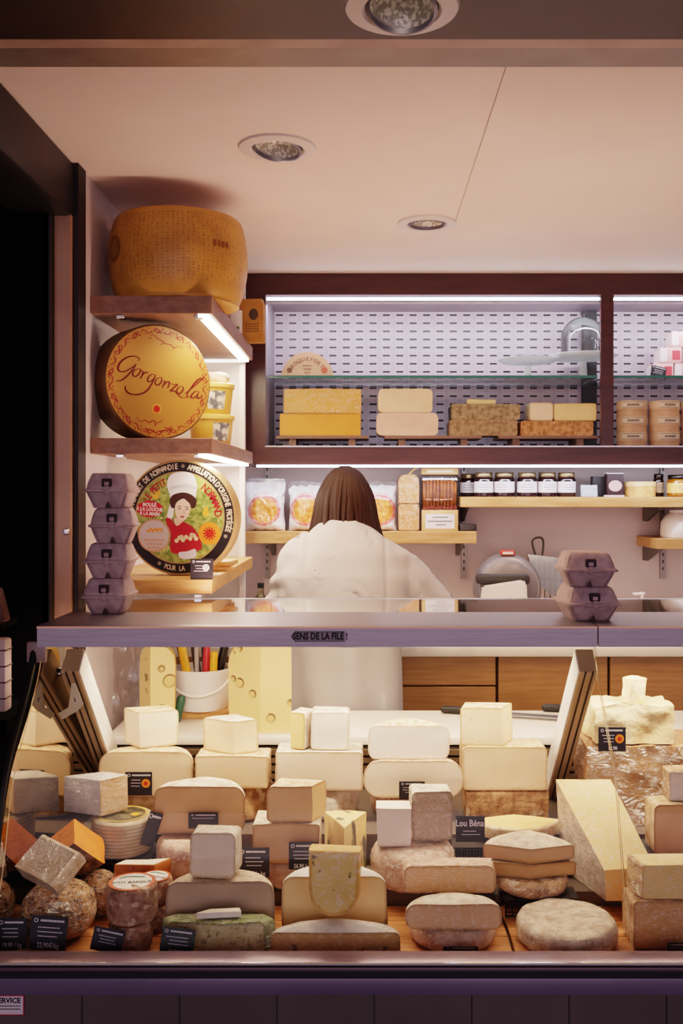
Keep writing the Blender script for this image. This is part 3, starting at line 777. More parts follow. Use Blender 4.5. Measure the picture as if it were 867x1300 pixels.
cheese('cheese_slice', 'thin yellow slice leaning beside the white block on the third stack', rect(.034, .050, 'prrp'), .078, (X(378, 2.13), 2.128, 1.0455), rind('white'), paste('yellow'), rot=(0, 0, R(-24)), rr=.004)
cheese('cheese_block', 'smooth white block, topmost of the stack behind the blue veined wedge', rect(.082, .06), .080, V(419, 2.122, 1.0455), rind('white'), paste('white'), rr=.008)
cheese('round_cheese', 'rind washed wheel at the bottom of the fourth stack, behind two small white blocks', sector(.088, 0, 360), .054, V(520, 2.195, ZC + .001), rind('pink'), rr=.02)
cheese('half_cheese', 'pinkish round ended half cheese in the middle of the fourth stack', segm(.212, .085), .079, V(525, 2.112, .945), rind('pink'), paste('ivory'), rr=.034, bulge=.002)
cheese('half_cheese', 'white round ended cheese with basket pattern on top, topmost of the fourth stack', segm(.176, .078), .072, V(519, 2.122, 1.025), rind('basket'), paste('white'), rr=.020, dome=.008)
cheese('cheese_block', 'brown crusty rind block at the bottom of the stack left of the right post', rect(.178, .08, 'rrrr'), .067, V(644, 2.122, ZC + .001), rind('brown'), rr=.008)
cheese('cheese_block', 'cream block with tiny holes, middle of the stack left of the right post', rect(.182, .078), .093, V(641, 2.122, .958), rind('pale'), paste('cream'), rr=.010)
cheese('cheese_wedge', 'cream wedge with tiny holes, topmost of the stack left of the right post', plan([(-.09, .004), (0, 0), (.03, .05), (-.075, .06)], list('pprr')), .083, V(637, 2.126, 1.052), rind('pale'), paste('cream'), rr=.006)

# ---- middle row
riser(-.604, X(198, 1.99), 1.935, 2.030, ZB + .001, .879, 'black stand under the ridged wheel with the dark round label')
t = thing('round_cheese', 'ridged ivory wheel with woven side and dark round label on top', 'cheese', V(156, 1.983, .880))
bm = slab(sector(.0595, 0, 360, 64), .072, .010, .002, 0, .0006); ob('rind', bm, rind('manchego'), t, norm=False)
bm = bmesh.new(); disc(bm, 0, 0, .049, lay=0); bm.transform(Matrix.Translation((0, 0, .0728)) @ Matrix.Rotation(R(-90), 4, 'X'))
lb = ob('top_label', bm, M('dark_label', '#3a3528', '#7d724e', 70, lo=.47, hi=.60, rough=.3), t, smooth=False); lb['label'] = 'dark patterned round paper label'
bm = bmesh.new(); ring_flat(bm, 0, 0, .045, .049, lay=0); bm.transform(Matrix.Translation((0, 0, .0732)) @ Matrix.Rotation(R(-90), 4, 'X')); ob('gold_band', bm, flat('label_gold', '#caa24a', .4), lb, smooth=False)
bm = bmesh.new(); disc(bm, .018, .0, .009, lay=0); bm.transform(Matrix.Translation((.008, -.004, .0734)) @ Matrix.Rotation(R(-90), 4, 'X')); ob('seal', bm, flat('seal_yellow', '#e8a830', .4), lb, smooth=False)
cheese('cheese_wedge', 'hard cheese wedge with brown side and white wrapped top on the ridged wheel', plan([(0, 0), (.044, .045), (-.015, .075), (-.08, .03)], list('pprr')), .071, (X(128, 1.96), 1.955, .9560), rind('paper', True), paste('tan', True), rr=.004)
cheese('cheese_wedge', 'bright orange aged wedge with dark pitted crust, tip upward, above the speckled wheel', sector(.078, 226, 318), .066, (X(98.5, 1.90), 1.888, .974), rind('crust'), paste('orange'), rot=(R(112), R(4), R(16)), rr=.006, amp=.0025, cap='rr')
cheese('round_cheese', 'small speckled brown wheel in film under the bright orange wedge', sector(.041, 0, 360), .080, V(124, 1.868, ZA + .001), rind('speckled', True), rr=.036)
cheese('round_cheese', 'large seed speckled round in film at the front left corner', sector(.062, 0, 360), .094, V(75, 1.775, ZA + .001), rind('speckled', True), rr=.042, bulge=.004)
cheese('cheese_slab', 'greyish tan slab in shiny film tilted on the large speckled round', rect(.100, .072, 'prrp'), .034, (X(57, 1.76), 1.742, .902), rind('pale', True), paste('grey', True), rot=(R(38), R(8), R(-32)), rr=.008, cap='pp')
riser(X(157, 1.88), X(201, 1.88), 1.852, 1.883, ZA + .001, .866, 'low black stand under the small white topped wedge')
cheese('cheese_wedge', 'small wedge with white top and orange rind behind the basque rounds', plan([(-.045, 0), (.03, -.004), (.055, .03), (-.03, .024)], list('rrpp')), .032, (X(176, 1.86), 1.857, .867), rind('orange'), paste('white'), rr=.003, cap='rp')
cheese('round_cheese', 'pinkish rind wheel under the wide tan half wheel, behind the film wrapped wedge', sector(.078, 0, 360), .092, V(249, 1.963, ZB + .001), rind('pink'), rr=.02)
cheese('half_cheese', 'wide tan half wheel with pale domed rind and dark tag in front', segm(.178, .076), .094, V(253, 1.965, .919), rind('white'), paste('tan'), rr=.020, bulge=.003, dome=.006)
cheese('round_cheese', 'pale pink rind wheel at the bottom of the stack behind two black tags', sector(.058, 0, 360), .052, V(367, 1.966, ZB + .001), rind('pink', True), rr=.014)
cheese('cheese_block', 'tan cut block in the middle of the stack left of the blue veined wedge', rect(.130, .085), .077, V(363, 1.912, .879), rind('white'), paste('tan'), rr=.006)
cheese('cheese_wedge', 'tan wedge with pale right face, topmost of the stack left of the veined wedge', plan([(-.088, .0), (0, .004), (.026, .055), (-.07, .07)], list('pprr')), .070, (X(396, 1.918), 1.916, .957), rind('pale'), paste('tan'), rr=.012)
cheese('cheese_wedge', 'tall ivory yellow wedge with dark blue veins, corner forward', sector(.105, 66, 114), .122, V(437, 1.918, ZB + .001), rind('pale'), paste('blue'), rr=.004, cap='pp')
cheese('round_cheese', 'pinkish white wrapped wheel carrying two small white blocks', sector(.084, 0, 360), .079, V(524, 1.958, ZB + .001), rind('pink', True), rr=.026, dome=.004)
cheese('cheese_block', 'small bright white block with orange bottom, left on the pinkish wheel', rect(.066, .05, 'pppp'), .074, V(500, 1.925, .908), rind('orange'), paste('white'), rr=.004, cap='rp')
cheese('cheese_block', 'white block in creased film, right on the pinkish wheel', rect(.080, .055, 'prrr'), .098, V(549, 1.95, .910), rind('white', True), paste('grey', True), rot=(0, 0, R(4)), rr=.010)
riser(X(548, 1.82), X(632, 1.82), 1.810, 1.866, ZA + .001, .861, 'black basket stand under the long beige slab in the middle')
cheese('cheese_slab', 'long beige slab in film lying behind the white topped cut cheese', rect(.170, .052, 'prrr'), .050, V(571, 1.813, .862), rind('pink', True), paste('tan', True), rr=.014)
riser(X(640, 1.86), X(734, 1.86), 1.852, 1.908, ZA + .001, .836, 'black basket stand under the wrapped wheel right of centre')
cheese('round_cheese', 'dark mottled wheel in film on a black basket, under the two cut half wheels', sector(.070, 0, 360), .031, V(674, 1.905, .837), rind('brown', True), rr=.014)
cheese('half_cheese', 'lower of two cut tan half wheels with a v shaped front', sector(.092, 14, 166), .026, V(674, 1.862, .869), rind('grey'), paste('ochre'), rr=.006)
cheese('half_cheese', 'upper of two cut half wheels, grey rind top and v shaped tan front', sector(.092, 20, 163), .028, (X(674, 1.862), 1.862, .8965), rind('grey'), paste('ochre'), rot=(R(2), 0, R(-3)), rr=.008, dome=.012)
riser(X(574, 2.0), X(722, 2.0), 1.985, 2.042, ZB + .001, .884, 'black stand behind the v cut half wheels')
cheese('half_cheese', 'thin yellow rimmed slice lying behind the v cut half wheels', sector(.096, 200, 340), .027, (X(658, 2.0), 2.078, .894), rind('pale'), paste('yellow'), rr=.006, cap='rp')

# ---- front row
def basque(label, px, d, z, r, h, rot=0):
    t = thing('round_cheese', label, 'cheese', V(px, d, z), (0, 0, rot), 'small basque cheeses with white labels')
    ob('rind', slab(sector(r, 0, 360, 56), h, .007, .001, 0, .0014, seed=px), rind('basque'), t, norm=False)
    bm = bmesh.new(); ring_flat(bm, 0, 0, r * .78, r * .93); bm.transform(Matrix.Translation((0, 0, h + .0010)) @ Matrix.Rotation(R(-90), 4, 'X'))
    ob('orange_rim', bm, flat('rim_orange', '#c4552c', .5), t, smooth=False)
    bm = bmesh.new(); disc(bm, 0, 0, r * .78); bm.transform(Matrix.Translation((0, 0, h + .0012)) @ Matrix.Rotation(R(-90), 4, 'X'))
    lb = ob('top_label', bm, flat('label_white', '#e9e4de', .4), t, smooth=False)
    bm = bmesh.new(); text_into(bm, "P'TIT BASQUE", r * .29, Matrix.Translation((0, -.12 * r, h + .0018)), bold=.0003, sx=.86)
    ob('lettering', bm, flat('label_ink', '#2a3a3c', .5), lb, smooth=False)
    bm = bmesh.new(); stroke(bm, [(-.55 * r, .32 * r), (-.25 * r, .5 * r), (.1 * r, .46 * r), (.5 * r, .38 * r)], r * .16, 0)
    bm.transform(Matrix.Translation((0, 0, h + .0018)) @ Matrix.Rotation(R(-90), 4, 'X')); ob('green_mark', bm, flat('label_green', '#3f7a62', .5), lb, smooth=False)
basque('small basque round with white label and orange rim, at the bottom behind a slanted tag', 166, 1.725, ZA + .001, .037, .050)
basque('small basque round with readable white label, on top of the front pair', 168, 1.730, .8535, .0435, .062, R(8))
basque('small basque round with orange rim at the right of the pair, bottom one', 197, 1.812, ZA + .001, .030, .046)
basque('small basque round with orange rim at the right of the pair, upper one', 197, 1.812, .849, .030, .044, R(-20))
cheese('half_cheese', 'big taupe cut half wheel under the film wrapped white piece', segm(.190, .076), .102, V(279, 1.762, ZA + .001), rind('grey'), paste('grey'), rr=.020, bulge=.003, dome=.002)
cheese('cheese_block', 'white piece in streaky film on top of the taupe half wheel', rect(.084, .05, 'prrr'), .082, V(270, 1.772, .9055), rind('white', True), paste('ivory', True), rot=(0, 0, R(-5)), rr=.012)
cheese('cheese_wedge', 'green rinded herb speckled cheese in film at the front, corner forward', plan([(-.113, .034), (-.10, .012), (0, 0), (.072, .008), (.086, .028), (.066, .052), (-.09, .054)], list('rpprrrr')), .058, V(284, 1.690, ZA + .001), rind('green', True), paste('pesto', True), rr=.012, amp=.0008)
cheese('cheese_wedge', 'tiny white and green sliver lying on the herb speckled cheese', plan([(-.042, .0), (.036, .008), (.03, .026), (-.02, .02)], list('pprr')), .010, (X(281, 1.725), 1.705, .861), rind('green'), paste('white'), rr=.002, cap='pp')
cheese('half_cheese', 'dark truffle flecked cheese with paper covered dome at front centre', segm(.222, .060), .042, V(426, 1.692, ZA + .001), rind('paper', True), paste('truffle', True), rr=.010, dome=.010)
cheese('half_cheese', 'cut yellow cheese with grey bruised veins behind the upright yellow piece', segm(.190, .075), .104, V(424, 1.782, ZA + .001), rind('paper'), paste('bruised'), rr=.022, dome=.004)
PT = [(.045, 0), (-.045, 0)] + [(-.0455 * math.cos(PI * i / 14), -.062 - .05 * math.sin(PI * i / 14)) for i in range(15)]
cheese('cheese_piece', 'upright yellow truffle flecked piece with rounded bottom in streaky film', plan(PT, ['r'] + ['r'] * 16), .048, (X(428, 1.75), 1.765, .9695), rind('gold', True), paste('goldtruffle', True), rot=(R(84), 0, R(-5)), rr=.006, cap='rp')
cheese('half_cheese', 'mottled rind half cheese at the bottom of the front stack right of centre', sector(.078, 180, 360), .037, V(575, 1.772, ZA + .001), rind('pink', True), rr=.014)
cheese('half_cheese', 'white topped cut half cheese on the mottled one, front right of centre', segm(.168, .064), .045, V(576, 1.712, .839), rind('white', True), paste('tan', True), rr=.018, dome=.006)
o = cheese('round_cheese', 'whole greyish round cheese in shiny film at the front right', sector(.0885, 0, 360, 64), .042, (X(719, 1.755), 1.755, ZA + .002), rind('grey', True), rr=.013, dome=.002, amp=.002)
# tall wedge with sloping top
t = thing('cheese_wedge', 'long pale yellow wedge in film with sloping top beside the whole round', 'cheese', (0, 0, 0))
C8 = [(.448, 1.855, .889), (.543, 1.850, .893), (.503, 2.03, 1.008), (.391, 2.03, 1.008), (.455, 1.866, .826), (.535, 1.864, .826), (.500, 2.03, .827), (.400, 2.03, .827)]
def quadmesh(fs, sub=4, amp=.0012):
    bm = bmesh.new()
    for f in fs:
        q = [Vector(C8[i]) for i in f]; g = [[bm.verts.new(q[0].lerp(q[1], a / sub).lerp(q[3].lerp(q[2], a / sub), b_ / sub)) for a in range(sub + 1)] for b_ in range(sub + 1)]
        for i in range(sub):
            for j in range(sub): bm.faces.new((g[i][j], g[i][j + 1], g[i + 1][j + 1], g[i + 1][j]))
    bmesh.ops.remove_doubles(bm, verts=bm.verts, dist=1e-5); displace(bm, amp, 30); return bm
ob('paste', quadmesh([(0, 1, 2, 3), (0, 4, 5, 1), (1, 5, 6, 2)]), paste('yellow', True), t, angle=30)
ob('rind', quadmesh([(3, 7, 4, 0), (2, 6, 7, 3), (4, 7, 6, 5)]), rind('grey', True), t, angle=30)

# ---- right of the pane joint
cheese('cheese_block', 'tan hard cheese block at the bottom right corner in film', rect(.16, .07, 'pprr'), .083, (X(803, 1.725) + .08, 1.722, ZA + .001), rind('brown', True), paste('ochre', True), rr=.006)
cheese('cheese_slab', 'pale yellow slab on the tan block at the right edge', plan([(-.075, 0), (.09, 0), (.09, .06), (-.088, .055), (-.086, .02)], list('pprrr')), .060, (X(806, 1.735) + .086, 1.732, .885), rind('brown', True), paste('yellow', True), rr=.006, cap='pp')
riser(.553, .80, 1.905, 2.02, ZB + .001, .889, 'black stand under the tan wedge at the right edge')
cheese('cheese_wedge', 'tan yellow wedge at the right edge, under the white rinded piece', plan([(0, 0), (.16, .0), (.16, .09), (.0, .06)], list('pprr')), .100, (X(829, 1.93), 1.925, .890), rind('pale'), paste('tan'), rr=.012)
cheese('cheese_piece', 'small white piece with brown rind side at the right edge', plan([(0, 0), (.09, -.01), (.09, .05), (.0, .05)], list('prrr')), .058, (X(848, 1.95), 1.945, .991), rind('brown', True), paste('white', True), rot=(0, 0, 0), rr=.004)
def rock(w, d, h, seed, amp, rm, name='body'):
    bm = bmesh.new(); bmesh.ops.create_cube(bm, size=1); bmesh.ops.subdivide_edges(bm, edges=bm.edges, cuts=14, use_grid_fill=True)
    for v in bm.verts:
        v.co = Vector((v.co.x * w, v.co.y * d, (v.co.z + .5) * h))
        q = v.co * 22 + Vector((seed, seed * 2, 0)); n1 = noise.noise_vector(q); n2 = noise.noise_vector(v.co * 60 + Vector((seed, 0, 0)))
        k = min(1, v.co.z / .01)
        v.co += Vector((n1.x, n1.y, n1.z * k)) * amp + Vector((n2.x, n2.y, n2.z * k)) * amp * .35
        if v.co.z < .001: v.co.z = 0
    return bm
bm = rock(.26, .14, .168, 3, .006, None)
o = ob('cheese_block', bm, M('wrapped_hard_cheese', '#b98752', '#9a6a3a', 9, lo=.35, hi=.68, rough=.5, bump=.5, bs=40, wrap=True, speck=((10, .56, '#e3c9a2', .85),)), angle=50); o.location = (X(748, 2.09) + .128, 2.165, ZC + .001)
tag(o, 'large tan hard cheese block tightly wrapped in film, under the rough chunk', 'cheese')
bm = rock(.172, .10, .083, 9, .009, None)
o = ob('cheese_chunk', bm, paste('chunk'), angle=28); o.location = (X(803, 2.12), 2.155, 1.063); tag(o, 'rough broken chunk of hard cheese on the film wrapped block', 'cheese')
bm = rock(.040, .034, .052, 5, .006, None)
o = ob('cheese_chunk', bm, paste('chunk'), angle=28); o.location = (X(806, 2.12), 2.13, 1.146); o.rotation_euler = (0, 0, R(20)); tag(o, 'small broken lump on top of the rough hard cheese chunk', 'cheese')

# ------------------------------------------------------------------ price tags
def price_tag(label, px, pyb, d, wpx, hpx, price=None, seal=False, heading=None, rot=(0, 0, 0), card=None, lines=3, seed=0):
    w, h = S(wpx, d), S(hpx, d)
    t = thing('price_tag', label, 'price tag', at(px, pyb, d), (R(rot[0]), R(rot[1]), R(rot[2])), 'slate price tags in the case')
    ob('card', box(-w / 2, w / 2, 0, .0012, 0, h, .0004, 1), card or mCard, t, smooth=False)
    bm = bmesh.new(); rr_ = random.Random(px + seed)
    top = h * .86
    if heading: write(bm, heading, h * .36, -w * .02, h * .72, .0008, bold=.0002, sx=.8)
    else:
        ring_flat(bm, -w * .36, top, h * .045, h * .065, .0006, 20)
        x = -w * .24
        while x < w * .38:
            ww = rr_.uniform(.03, .06) * w; poly(bm, [(x, top - h * .028), (x + ww, top - h * .028), (x + ww, top + h * .034), (x, top + h * .034)], .0006); x += ww + .012 * w
    lo = h * (.30 if price else .15)
    for k in range(lines):
        zz = (h * .66 if not heading else h * .42) - k * h * .13
        if zz < lo: break
        x0 = -w * rr_.uniform(.22, .36); x1 = w * (rr_.uniform(.18, .34) if not seal else .05); x = x0
        while x < x1:
            ww = rr_.uniform(.02, .05) * w; poly(bm, [(x, zz - h * .012), (x + ww, zz - h * .012), (x + ww, zz + h * .014), (x, zz + h * .014)], .0006); x += ww + .012 * w
    if price: write(bm, price, h * .21, w * .02, h * .13, .0006, bold=.0001, sx=.8)
    ob('lettering', bm, mInk, t, smooth=False)
    if seal:
        bm = bmesh.new(); disc(bm, w * .27, h * .52, h * .18, lay=.0007, n=28); s = ob('origin_seal', bm, mPDO, t, smooth=False)
        bm = bmesh.new(); disc(bm, w * .27, h * .52, h * .085, lay=.0010, n=20); ob('seal_centre', bm, mPDOr, s, smooth=False)
    return t
price_tag('dark price tag at the bottom left corner, cut by the picture edge', 14, 1205, 1.690, 38, 38, price='19,90 / kg', rot=(-6, 0, 0))
price_tag('black price tag leaning on the large speckled round', 59, 1206, 1.678, 47, 41, price='22,90€/kg', rot=(-8, 4, 0))
price_tag('black price tag slanting before the lower small basque round', 133, 1209, 1.668, 40, 29, rot=(-8, 12, 0))
price_tag('dark price tag with round orange seal on the wide ivory half wheel', 176, 1010, 2.108, 34, 30, seal=True)
price_tag('plain black tag seen edge on beside the ridged wheel', 186, 1074, 1.925, 20, 42, rot=(-5, 24, 40), lines=0)
price_tag('small black tag standing against the wide tan half wheel', 258, 1052, 1.955, 38, 20, lines=1)
price_tag('square black tag right of the white film wrapped piece', 322, 1114, 1.86, 40, 38, lines=4, price='24,50 le kg')
price_tag('square black tag before the tan block left of the veined wedge', 385, 1104, 1.88, 37, 35, price='26,90 le kg')
price_tag('green grey price tag leaning on the herb speckled cheese', 223, 1213, 1.662, 43, 33, price='36,90€/kg', rot=(-10, 6, -2), card=mCardG)
price_tag('small dark tag behind the small bright white block on the pinkish wheel', 523, 1015, 2.075, 33, 23, lines=3)
price_tag('black tag with chalk heading Lou Béna behind the v cut half wheels', 597, 1069, 1.975, 37, 33, heading='Lou Béna', lines=2)
price_tag('small dark tag low before the front stack right of centre', 585, 1214, 1.680, 45, 12, lines=0)
price_tag('dark price tag with round orange seal on the rough hard cheese chunk', 777, 954, 2.085, 35, 31, seal=True, price='18,90')
price_tag('dark tag at the bottom right corner before the tan block', 859, 1214, 1.685, 24, 17, lines=1)
# ------------------------------------------------------------------ rear service shelf
mEmm = None
def emmental_mat():
    t = NT('holey_paste'); p = t.n('ShaderNodeBsdfPrincipled'); t.l(p.outputs[0], t.out.inputs[0]); co = t.coord()
    v = t.n('ShaderNodeTexVoronoi'); t.l(co, v.inputs['Vector']); v.inputs['Scale'].default_value = 24; v.inputs['Randomness'].default_value = 1
    rn = t.n('ShaderNodeSeparateColor'); t.l(v.outputs['Color'], rn.inputs[0]); rad = t.math('ADD', .12, t.math('MULTIPLY', rn.outputs[0], .32))
    hole = t.ramp(t.math('SUBTRACT', rad, v.outputs['Distance']), .0, .10)
    rim = t.math('MULTIPLY', hole, t.ramp(t.math('SUBTRACT', rad, v.outputs['Distance']), .16, .02))
    c = t.mix(t.math('MULTIPLY', hole, .45), lin('#e6c383'), lin('#d0a259')); c = t.mix(t.math('MULTIPLY', rim, .40), c, lin('#a1793c'))
    t.l(c, p.inputs['Base Color']); p.inputs['Roughness'].default_value = .45
    b = t.n('ShaderNodeBump'); b.invert = True; b.inputs['Strength'].default_value = .8; b.inputs['Distance'].default_value = .02
    t.l(hole, b.inputs['Height']); t.l(b.outputs[0], p.inputs['Normal'])
    p.inputs['Coat Weight'].default_value = .5; p.inputs['Coat Roughness'].default_value = .15
    return t.m
mEmm = emmental_mat(); MATS['paste_emm'] = mEmm
SV = 1.0105
cheese('cheese_wedge', 'tall yellow cheese wedge with large holes standing left of the white bucket', plan([(0, 0), (.055, .03), (.05, .07), (-.036, .04)], list('prrp')), .205, (X(192, 2.46), 2.45, SV), rind('holey'), mEmm, rr=.045, amp=.0008)
cheese('cheese_wedge', 'tall yellow cheese wedge with large holes standing right of the white bucket', plan([(0, 0), (.076, .0), (.04, .14), (-.09, .11), (-.085, .045)], list('pprrp')), .212, (X(331, 2.42), 2.412, SV), rind('holey'), mEmm, rr=.05, amp=.0008)
o = ob('cutting_board', box(X(205, 2.6), X(318, 2.6), 2.56, 2.662, SV, SV + .020, .002), mOak); tag(o, 'narrow wooden board under the white utensil bucket', 'board')
# bucket with utensils
BZ = SV + .0205
bk = thing('bucket', 'white plastic bucket full of pens and knives behind the cheeses', 'bucket', (X(256, 2.61), 2.612, BZ))
r0, r1, hb = .066, .080, .106
ob('shell', lathe([(0, 0), (r0, 0), (r0 + .003, .004), (r1 - .004, hb - .012), (r1 - .001, hb - .012), (r1, hb), (r1 - .004, hb), (r0 - .001, .006), (0, .006)], 56, cap=False), mWhitePl, bk)
bm = bmesh.new(); tube(bm, [(r1 * math.cos(a), -r1 * abs(math.sin(a)) * 1.02 - .002, hb - .012 - .05 * math.sin(a)) for a in [PI * k / 16 for k in range(17)]], .003, 8); ob('handle', bm, flat('white_handle', '#f2ece6', .35), bk)
def utensil(label, dx, dy, lean, ang, L, r, mat, name='pen', tipmat=None, flat_=False):
    t = thing(name, label, name.replace('_', ' '), (bk.location.x + dx * .5, bk.location.y + dy * .5, BZ + .008), (R(lean) * 0, R(lean), R(ang)), 'utensils in the white bucket')
    bm = bmesh.new(); prof = [(0, 0), (r * .7, 0), (r, L * .12), (r, L * .95), (r * .8, L), (0, L)]
    lathe(prof, 16, bm)
    if flat_:
        for v in bm.verts: v.co.y *= .35
    ob('body', bm, mat, t)
    if tipmat: ob('cap', lathe([(0, L - .03), (r * 1.12, L - .03), (r * 1.12, L + .004), (0, L + .004)], 16), tipmat, t)
    return t
mY = flat('yellow_plastic', '#f0ac28', .4); mDk = flat('dark_handle', '#2b2522', .4); mRed = flat('red_plastic', '#c6303a', .4); mBlu = flat('navy_plastic', '#333a56', .4); mGrn = flat('green_plastic', '#25503f', .4)
utensil('yellow handled tool leaning left in the bucket', -.045, -.01, -11, 0, .215, .011, mY, 'spatula', flat_=True)
utensil('dark handled knife leaning left behind the yellow tool', -.05, .055, -14, 5, .225, .010, mDk, 'knife')
utensil('second dark handled knife near the bucket middle', -.012, .075, -8, 0, .22, .010, flat('brown_handle', '#4a3a36', .4), 'knife')
utensil('navy blue pen standing upright in the bucket', .015, .035, -2, 0, .22, .0065, mBlu, 'pen')
utensil('grey pen beside the red one in the bucket', -.02, -.02, -1, 0, .16, .006, flat('grey_plastic', '#a59c98', .4), 'pen')
utensil('short red marker in the middle of the bucket', .022, -.04, 2, 0, .155, .009, mRed, 'marker')
utensil('short yellow marker in the right half of the bucket', .062, -.045, 2, 0, .142, .010, mY, 'marker')
utensil('thick black marker leaning right out of the bucket', .055, .02, 12, 0, .205, .0115, mBlack, 'marker', flat('black_cap', '#27262a', .3))
# dark bottle beside the bucket (bottom left)
t = thing('pen', 'dark green pen pair lying before the bucket base', 'pen', (X(224, 2.53), 2.53, SV), (0, R(12), 0))
ob('body', lathe([(0, 0), (.010, 0), (.012, .06), (.006, .07), (0, .07)], 14), mGrn, t)
# crumpled film on the wall at left
bm = bmesh.new(); n = 18
g = [[bm.verts.new(((i / n - .5) * .16, .012 * noise.noise(Vector((i * .4, j * .4, 1))) , j / n * .28)) for i in range(n + 1)] for j in range(n + 1)]
for j in range(n):
    for i in range(n): bm.faces.new((g[j][i], g[j][i + 1], g[j + 1][i + 1], g[j + 1][i]))
displace(bm, .012, 22)
o = ob('film_sheet', bm, Mglass('crinkled_film', (.97, .96, .95), 1.5, .12, .03)); o.location = (X(150, 2.56), 2.56, SV + .006)
tag(o, 'crumpled clear plastic film standing beside the left holed wedge', 'plastic film')
# knives on the service shelf
def knife(label, p0, p1, z, hl, w):
    p0, p1 = Vector(p0), Vector(p1); d = p1 - p0; L = d.length
    t = thing('knife', label, 'knife', (p0.x, p0.y, z), (0, 0, math.atan2(d.y, d.x)))
    bm = bmesh.new(); bx(bm, 0, hl, -.012, .012, 0, .018, .006, 3); bx(bm, -.004, .02, -.014, .014, .001, .017, .006, 3); ob('handle', bm, mBlack, t)
    bm = bmesh.new(); A = [(hl, -w * .45), (L * .9, -w * .4), (L, w * .1), (L * .96, w * .5), (hl, w * .5)]
    lo = [bm.verts.new((x, y, .007)) for x, y in A]; hi = [bm.verts.new((x, y, .0095)) for x, y in A]
    bm.faces.new(lo); bm.faces.new(hi)
    for i in range(5): bm.faces.new((lo[i], lo[(i + 1) % 5], hi[(i + 1) % 5], hi[i]))
    ob('blade', bm, flat('knife_steel', '#77767c', .3, .8), t, smooth=False); return t
knife('long cheese knife with black handle and grey blade lying on the white shelf', (X(562, 2.64), 2.635), (X(748, 2.55), 2.52), SV + .0005, .12, .03)
knife('second knife with black handle, mostly hidden behind the right post', (X(690, 2.655), 2.655), (X(800, 2.62), 2.60), SV + .0005, .05, .022)

# ------------------------------------------------------------------ egg cartons on the canopy
mEgg = M('egg_pulp_mauve', '#b0989a', '#a08789', 60, rough=.8, bump=.5, bs=180)
mEggL = M('egg_pulp_tray', '#b59c9c', '#a48a8a', 60, rough=.8, bump=.5, bs=180)
def carton_level(bm, w, d, z, scal, wob, prevrow=None):
    P = []; N = 72
    for i in range(N):
        a = 2 * PI * i / N; c, s = math.cos(a), math.sin(a); e = .22
        x = math.copysign(abs(c) ** e, c); y = math.copysign(abs(s) ** e, s)
        bxw = 1 - wob * (1 - abs(math.sin(PI * (x + 1) / 2 * 2))) * (abs(y) > .93) - wob * .8 * (1 - abs(math.sin(PI * (y + 1) / 2 * 3))) * (abs(x) > .93)
        P.append(bm.verts.new((x * w / 2 * scal * (bxw if abs(x) > .93 else 1), y * d / 2 * scal * (bxw if abs(y) > .93 else 1), z)))
    if prevrow:
        for i in range(N): bm.faces.new((prevrow[i], prevrow[(i + 1) % N], P[(i + 1) % N], P[i]))
    return P
def egg_carton(label, loc, rz, group, hh=.070, w=.098, d=.145):
    t = thing('egg_carton', label, 'egg carton', loc, (0, 0, rz), group)
    bm = bmesh.new(); r = None
    for i, (zz, sc, wb) in enumerate([(0, .70, .26), (.10, .76, .22), (.28, .86, .14), (.44, .94, .04), (.465, 1.04, 0), (.50, 1.04, 0), (.50, .97, 0)]):
        r2 = carton_level(bm, w, d, zz * hh, sc, wb, r)
        if i == 0: bm.faces.new(r2)
        r = r2
    bm.faces.new(r); ob('tray', bm, mEggL, t)
    bm = bmesh.new(); r = None
    for i, (zz, sc, wb) in enumerate([(.505, .97, 0), (.505, 1.03, 0), (.53, 1.03, 0), (.545, .95, .0), (.72, .90, .05), (.88, .82, .08), (.965, .76, .05), (.995, .70, 0)]):
        r2 = carton_level(bm, w, d, zz * hh, sc, wb, r)
        if i == 0: bm.faces.new(r2)
        r = r2
    bm.faces.new(r); lid = ob('lid', bm, mEgg, t)
    bm = bmesh.new(); bx(bm, -.0105, .0105, -d * .484, -d * .44, hh * .60, hh * .84, .002, 1); ob('latch_hole', bm, flat('latch_dark', '#3b2c31', .8), lid)
    bm = bmesh.new(); bx(bm, -.006, .006, -d * .490, -d * .45, hh * .62, hh * .76, .002, 1); ob('latch', bm, mEggL, t)
    bm = bmesh.new(); bx(bm, -.006, .006, -d * .50, -d * .46, hh * .40, hh * .62, .002, 1); ob('latch_tongue', bm, mEgg, t)
    bm = bmesh.new(); A = [bm.verts.new(q) for q in ((-.006, -d * .372, .001), (.006, -d * .372, .001), (0, -d * .395, hh * .2))]; bm.faces.new(A); ob('cup_gap', bm, flat('gap_dark', '#4a3a3a', .8), t, smooth=False)
    return t
eg = [('grey mauve egg carton at the bottom of the left stack on the canopy', 140, 0), ('grey mauve egg carton second from the bottom of the left stack', 142, 4), ('grey mauve egg carton second from the top of the left stack', 146, 8), ('grey mauve egg carton on top of the left stack', 143, 3)]
hE = S(45, 2.03)
t0 = egg_carton(eg[0][0], (X(140, 2.10), 2.10, 1.3470), R(2), 'egg cartons in the left stack', hE, .095, .130)
for k in range(1, 4): copy_thing(t0, (X(eg[k][1], 2.10), 2.10, 1.3470 + (hE + .0004) * k), (0, 0, R(eg[k][2])), eg[k][0])
t0 = egg_carton('grey mauve egg carton, lower of two at the right on the canopy', (X(744, 1.99), 1.990, 1.3470), R(2), 'egg cartons in the right pair', S(42, 1.975), .106, .145)
copy_thing(t0, (X(743, 1.99), 1.992, 1.3470 + S(42, 1.975) + .0004), (0, 0, R(-3)), 'grey mauve egg carton, upper of two at the right on the canopy')

